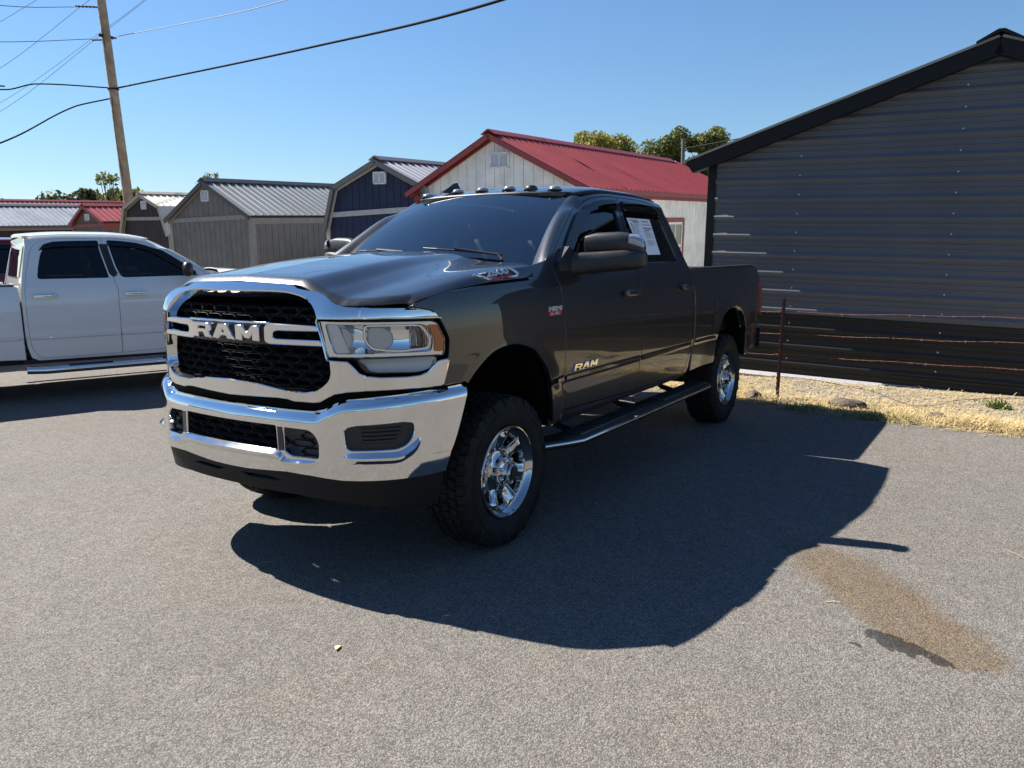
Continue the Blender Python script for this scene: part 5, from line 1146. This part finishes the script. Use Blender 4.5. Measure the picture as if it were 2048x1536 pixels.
def tree(label, base, h, rad, leaf, n_leaf, ls, seed, crown0=.3, sparse=0.0, group='trees beyond the sheds', name='tree', lobes=9):
    r = random.Random(seed); T = thing(name, label, 'tree', base, group); tb = MB(); tips = []
    tb.tube([(0,0,-.2),(r.uniform(-.1,.1),r.uniform(-.1,.1),h*.35),(r.uniform(-.3,.3),r.uniform(-.3,.3),h*.72)], [h*.022,h*.017,h*.008], 8)
    for k in range(lobes):
        z0 = h*r.uniform(crown0*.8,.7); a = k*2.4+r.uniform(-.5,.5); z1 = h*min(.93, crown0+(1-crown0)*((k+.5)/lobes)**.8+r.uniform(-.06,.06))
        rr_ = rad*r.uniform(.35,.8)*(1.0 if z1 < h*.75 else .62); tip = np.array([rr_*math.cos(a), rr_*math.sin(a), z1])
        tb.tube([(0,0,min(z0,z1*.9)),(tip[0]*.5,tip[1]*.5,(z0+z1)/2+.1*h*.3),tuple(tip)], [h*.008,h*.005,h*.002], 5); tips.append((tip, rad*r.uniform(.30,.5)))
        for q in range(2):
            t2 = tip+np.array([r.uniform(-1,1),r.uniform(-1,1),r.uniform(-.4,.7)])*rad*.35; tb.tube([tuple(tip*.7+np.array([0,0,z0*.3*0])),tuple(t2)], [h*.003,h*.001], 4); tips.append((t2, rad*r.uniform(.16,.28)))
    tb.build('trunk', BARK, T, 60); cb = MB(); V = []; F = []; wt_ = [x[1]**2 for x in tips]
    for i in range(n_leaf):
        c, s = r.choices(tips, wt_)[0]; d = np.array([r.gauss(0,1),r.gauss(0,1),r.gauss(0,1)]); d /= np.linalg.norm(d)+1e-9
        p = c + d*s*(r.random()**.45)*np.array([1,1,.8]); u = np.array([r.gauss(0,1),r.gauss(0,1),r.gauss(0,.7)]); u /= np.linalg.norm(u); v = np.cross(u, [r.gauss(0,1),r.gauss(0,1),r.gauss(0,1)]); v /= np.linalg.norm(v)+1e-9
        L_ = ls*r.uniform(.6,1.3); k = len(V); V += [p-u*L_, p+v*L_*.55, p+u*L_, p-v*L_*.55]; F.append((k,k+1,k+2,k+3))
    cr = mesh('crown', V, F, LEAF[leaf], T); return T
tree('broad yellow green tree behind the red roof', (-37.0,-16.6,0), 7.9, 2.6, 'y', 22000, .095, 1, .35, lobes=14)
tree('green tree left of the pair beside the garage eave', (-35.6,-12.7,0), 7.5, 1.8, 'g', 16000, .09, 2, .3, lobes=12)
tree('tall green tree right of the pair beside the garage eave', (-36.4,-10.6,0), 7.7, 1.75, 'g', 17000, .09, 3, .3, lobes=12)
tree('small sparse tree standing alone behind the taupe shed', (-20.3,-28.9,0), 5.5, .75, 'g', 420, .09, 4, .55, lobes=8)
tree('rusty leaved tree top peeking over the taupe roof', (-21.6,-30.4,0), 5.2, .5, 'b', 260, .09, 5, .7, lobes=5)
tree('thin half bare sapling rising left of the utility pole', (-27.1,-48.4,0), 7.1, 1.2, 'g', 420, .14, 6, .5, lobes=9)
k = 0
for (x, y, h_, rd_, lf, lab) in ((-26.0,-61.5,5.6,3.2,'d','low dark bush at the left edge above the faded red roof'),(-29.2,-58.8,6.0,2.6,'d','dark round tree at the left end of the tree line'),(-31.0,-57.5,6.3,2.0,'d','dark pointed tree in the middle of the tree line'),
      (-27.4,-50.5,5.9,1.5,'d','dark narrow tree left of the sapling'),(-28.4,-49.6,6.0,1.5,'d','dark narrow tree just behind the sapling'),(-28.9,-47.6,5.8,1.7,'y','yellowish bush at the foot of the utility pole'),(-29.6,-47.0,5.7,1.4,'g','green tree right of the utility pole foot'),
      (-33.0,-45.5,6.1,2.0,'d','dark tree top above the cream roof'),(-37.0,-41.0,5.9,1.6,'d','dark tree top behind the taupe shed ridge'),(-44.0,-36.0,6.6,1.8,'d','small dark tree top above the middle of the taupe roof'),(-47.0,-33.0,6.5,1.6,'d','small dark tree top above the right end of the taupe roof')):
    k += 1; tree(lab, (x,y,0), h_, rd_, lf, 1500, .22, 20+k, .25)
# far wood across the road behind the photographer, one mass: it shows only in the chrome and the paint
r = random.Random(77); V = []; F = []
for i in range(9000):
    a = math.radians(-70+r.random()*175); D = 78+r.uniform(-6,10); hh = 5.5+2.0*math.sin(a*9)+1.2*math.sin(a*23+1); p = np.array([CAM[0]+D*math.cos(a), CAM[1]+D*math.sin(a), hh*r.random()**.7])
    u = np.array([r.gauss(0,1),r.gauss(0,1),r.gauss(0,1)]); u /= np.linalg.norm(u); v = np.cross(u,[r.gauss(0,1),r.gauss(0,1),r.gauss(0,1)]); v /= np.linalg.norm(v); L_ = r.uniform(.5,1.1); k = len(V)
    V += [p-u*L_, p+v*L_*.6, p+u*L_, p-v*L_*.6]; F.append((k,k+1,k+2,k+3))
tag(mesh('wood_line', V, F, LEAF['d']), 'far green wood line across the road facing the trucks', 'wood', kind='stuff')

# ---------------------------------------------------------------- verge litter: straw, gravel, weeds, stones; grit on the asphalt
STRAW = mat('dry_straw', (.46,.355,.18), .7, noise=(5,.3)); GRAV = mat('pale_gravel', (.27,.265,.255), .9, noise=(20,.4)); WEED = mat('green_weed', (.15,.19,.055), .6); STONE = mat('brown_field_stone', (.085,.068,.055), .9, noise=(14,.5), bump=(25,.8,.02))
def edge_x(y): return float(np.interp(y, [p[1] for p in edge_pts], [p[0] for p in edge_pts]))
r = random.Random(5); V = []; F = []
def blade(p, d, L_, w_, lift):
    d = np.array(d); d /= np.linalg.norm(d); s = np.cross(d, [0,0,1.0]); s /= np.linalg.norm(s)+1e-9; p = np.array(p); k = len(V)
    m1 = p + d*L_*.5 + np.array([0,0,lift]); e = p + d*L_ + np.array([0,0,lift*.5*r.uniform(0,2)])
    V.extend([p-s*w_, p+s*w_, m1+s*w_, m1-s*w_, e]); F.extend([(k,k+1,k+2,k+3),(k+3,k+2,k+4)])
def patch(x, y): return .5+.25*math.sin(3.1*y+1.3*math.sin(2.3*x))+.15*math.sin(7.7*y+5*x)+.12*math.sin(15.1*y-9*x+1)
for i in range(62000):
    y = r.uniform(-3.5,6.5); ex = edge_x(y); dd = r.gauss(.42,.34) if r.random() < .75 else r.uniform(0,2.1)
    if dd < -.10 or dd > 2.15: continue
    if dd < .03 and r.random() < .75: continue
    if r.random() > patch(dd, y)*1.25: continue
    if .75 < dd < 1.7 and 1.0 < y < 3.4 and r.random() < .45: continue
    a = r.uniform(0,6.28); L_ = r.uniform(.04,.22); blade((ex-dd, y, r.uniform(0,.014)), (math.cos(a),math.sin(a),0), L_, r.uniform(.0013,.0030), r.uniform(.0,.020)*(3 if r.random() < .12 else 1))
for cx, cw, nn in ((2.95,.22,900),(3.45,.30,1100),(2.35,.10,220),(1.05,.12,200),(4.3,.35,900),(.2,.3,500)):   # heaps of raked straw
    for i in range(nn):
        y = r.gauss(cx,cw); dd = .30+r.gauss(0,.12); ex = edge_x(y); a = r.uniform(0,6.28)
        blade((ex-dd,y,max(0,.07*math.exp(-((y-cx)/cw)**2)*r.random())), (math.cos(a),math.sin(a),r.uniform(-.1,.25)), r.uniform(.06,.22), .0018, r.uniform(.0,.04))
for i in range(260):   # bits against the garage foot
    y = r.uniform(-1.5,6); a = r.uniform(0,6.28); blade((-6.68+abs(r.gauss(0,.15))-.013*y, y, r.uniform(0,.015)), (math.cos(a),math.sin(a),0), r.uniform(.04,.12), .0018, .008)
for i in range(60):    # blown onto the asphalt
    y = r.uniform(-3,6); dd = -abs(r.gauss(0,.8)); a = r.uniform(0,6.28); blade((edge_x(y)-dd,y,.002), (math.cos(a),math.sin(a),0), r.uniform(.02,.07), .0012, .003)
tag(mesh('straw_litter', V, F, STRAW), 'dry yellow straw and grass strewn along the asphalt edge', 'straw', kind='stuff')
V = []; F = []
for i in range(420):
    cx = r.choice((1.35,1.55,1.95,2.35,2.15)); y = r.gauss(cx,.10); ex = edge_x(y); blade((ex-abs(r.gauss(.10,.07)),y,0), (r.gauss(0,.9),r.gauss(0,.9),r.uniform(.3,1.0)), r.uniform(.05,.14), .0035, .01)
for (x0,y0,nn) in ((-5.9,3.15,120),(-6.1,3.55,60),(-5.0,5.2,90)):
    for i in range(nn): blade((x0+r.gauss(0,.05),y0+r.gauss(0,.06),0), (r.gauss(0,.8),r.gauss(0,.8),r.uniform(.3,1.2)), r.uniform(.05,.12), .008, .01)
tag(mesh('verge_grass', V, F, WEED), 'green grass and weeds sprouting at the asphalt edge', 'grass', kind='stuff')
def pebble(c, s, rr):
    P = np.array([(1,0,0),(-1,0,0),(0,1,0),(0,-1,0),(0,0,1),(0,0,-1),(.6,.6,.5),(-.6,.6,.5),(.6,-.6,.5),(-.6,-.6,.5)])*s*np.array([rr.uniform(.7,1.2),rr.uniform(.7,1.2),rr.uniform(.4,.8)])
    a = rr.uniform(0,6.28); R_ = np.array([[math.cos(a),-math.sin(a),0],[math.sin(a),math.cos(a),0],[0,0,1]]); P = P@R_.T + np.array(c)
    return P, [(0,6,4),(6,2,7),(6,7,4),(7,1,9),(7,9,4),(9,3,8),(9,8,4),(8,0,6),(8,6,4),(0,2,6),(2,1,7),(1,3,9),(3,0,8),(0,5,2),(2,5,1),(1,5,3),(3,5,0)]
mb = MB()
for i in range(6000):
    y = r.uniform(-2.5,6.5); ex = edge_x(y); dd = max(.15,r.gauss(1.35,.5)); P, F_ = pebble((ex-dd,y,.0), r.uniform(.004,.013), r); mb.add(P, F_)
tag(mb.build('verge_gravel', GRAV), 'pale grey gravel between the straw and the garage', 'gravel', kind='stuff')
mb = MB(); mbd = MB()
for i in range(260):
    x = r.uniform(-4.2,3.4); y = r.uniform(-4,5.5); P, F_ = pebble((x,y,.001), r.uniform(.002,.006)*(1.6 if r.random()<.1 else 1), r); (mb if r.random() < .6 else mbd).add(P, F_)
tag(mb.build('light_grit', GRAV), 'pale grit scattered over the asphalt', 'grit', kind='stuff'); tag(mbd.build('dark_grit', mat('dark_grit', (.02,.02,.02), .8)), 'black grit scattered over the asphalt', 'grit', kind='stuff')
def rock(label, c, size, seed):
    rr_ = random.Random(seed); bm = bmesh.new(); bmesh.ops.create_icosphere(bm, subdivisions=3, radius=1.0); ph = [rr_.uniform(0,6) for _ in range(6)]
    for v in bm.verts:
        d = v.co.normalized(); k = 1+.16*math.sin(3.1*d.x+ph[0])*math.cos(2.7*d.y+ph[1])+.10*math.sin(6.3*d.y+ph[2]+4*d.z)+.05*math.sin(13*d.x+ph[3])+.04*rr_.uniform(-1,1); v.co = Vector((d.x*k*size[0], d.y*k*size[1], max(-.3,d.z)*k*size[2]))
    bm.verts.index_update(); mb_ = MB(); mb_.add([v.co[:] for v in bm.verts], [tuple(x.index for x in f.verts) for f in bm.faces]); bm.free()
    o = mb_.build('field_stone', STONE, None, 30); o.location = c; return tag(o, label, 'stone', 'stones on the verge')
rock('brown stone beside the rear tyre of the grey pickup', (-5.15,.86,.02), (.10,.085,.07), 1)
rock('flat grey brown stone lying in the straw beyond the fence post', (-5.10,1.84,.03), (.085,.17,.075), 2)
rock('dark stone half buried in the straw heap', (-5.0,2.66,.0), (.07,.09,.06), 3)
for i, (x, y, a, L_, lab) in enumerate(((-1.35,3.30,.75,.17,'long pale straw lying on the asphalt right of the pickup shadow'),(-.16,2.62,1.9,.07,'short straw lying left of the brown stain'),(-.9,1.05,1.0,.10,'straw lying in the pickup shadow near the running board'),(.95,.0,2.4,.11,'bent straw lying at the left end of the pickup shadow'),(1.35,1.0,.6,.05,'yellow leaf scrap on the asphalt in front of the pickup'))):
    V = []; F = []; blade((x,y,.003), (math.cos(a),math.sin(a),0), L_, .0022 if i < 4 else .012, .006); tag(mesh('straw_stalk' if i < 4 else 'leaf_scrap', V, F, STRAW), lab, 'straw' if i < 4 else 'leaf')
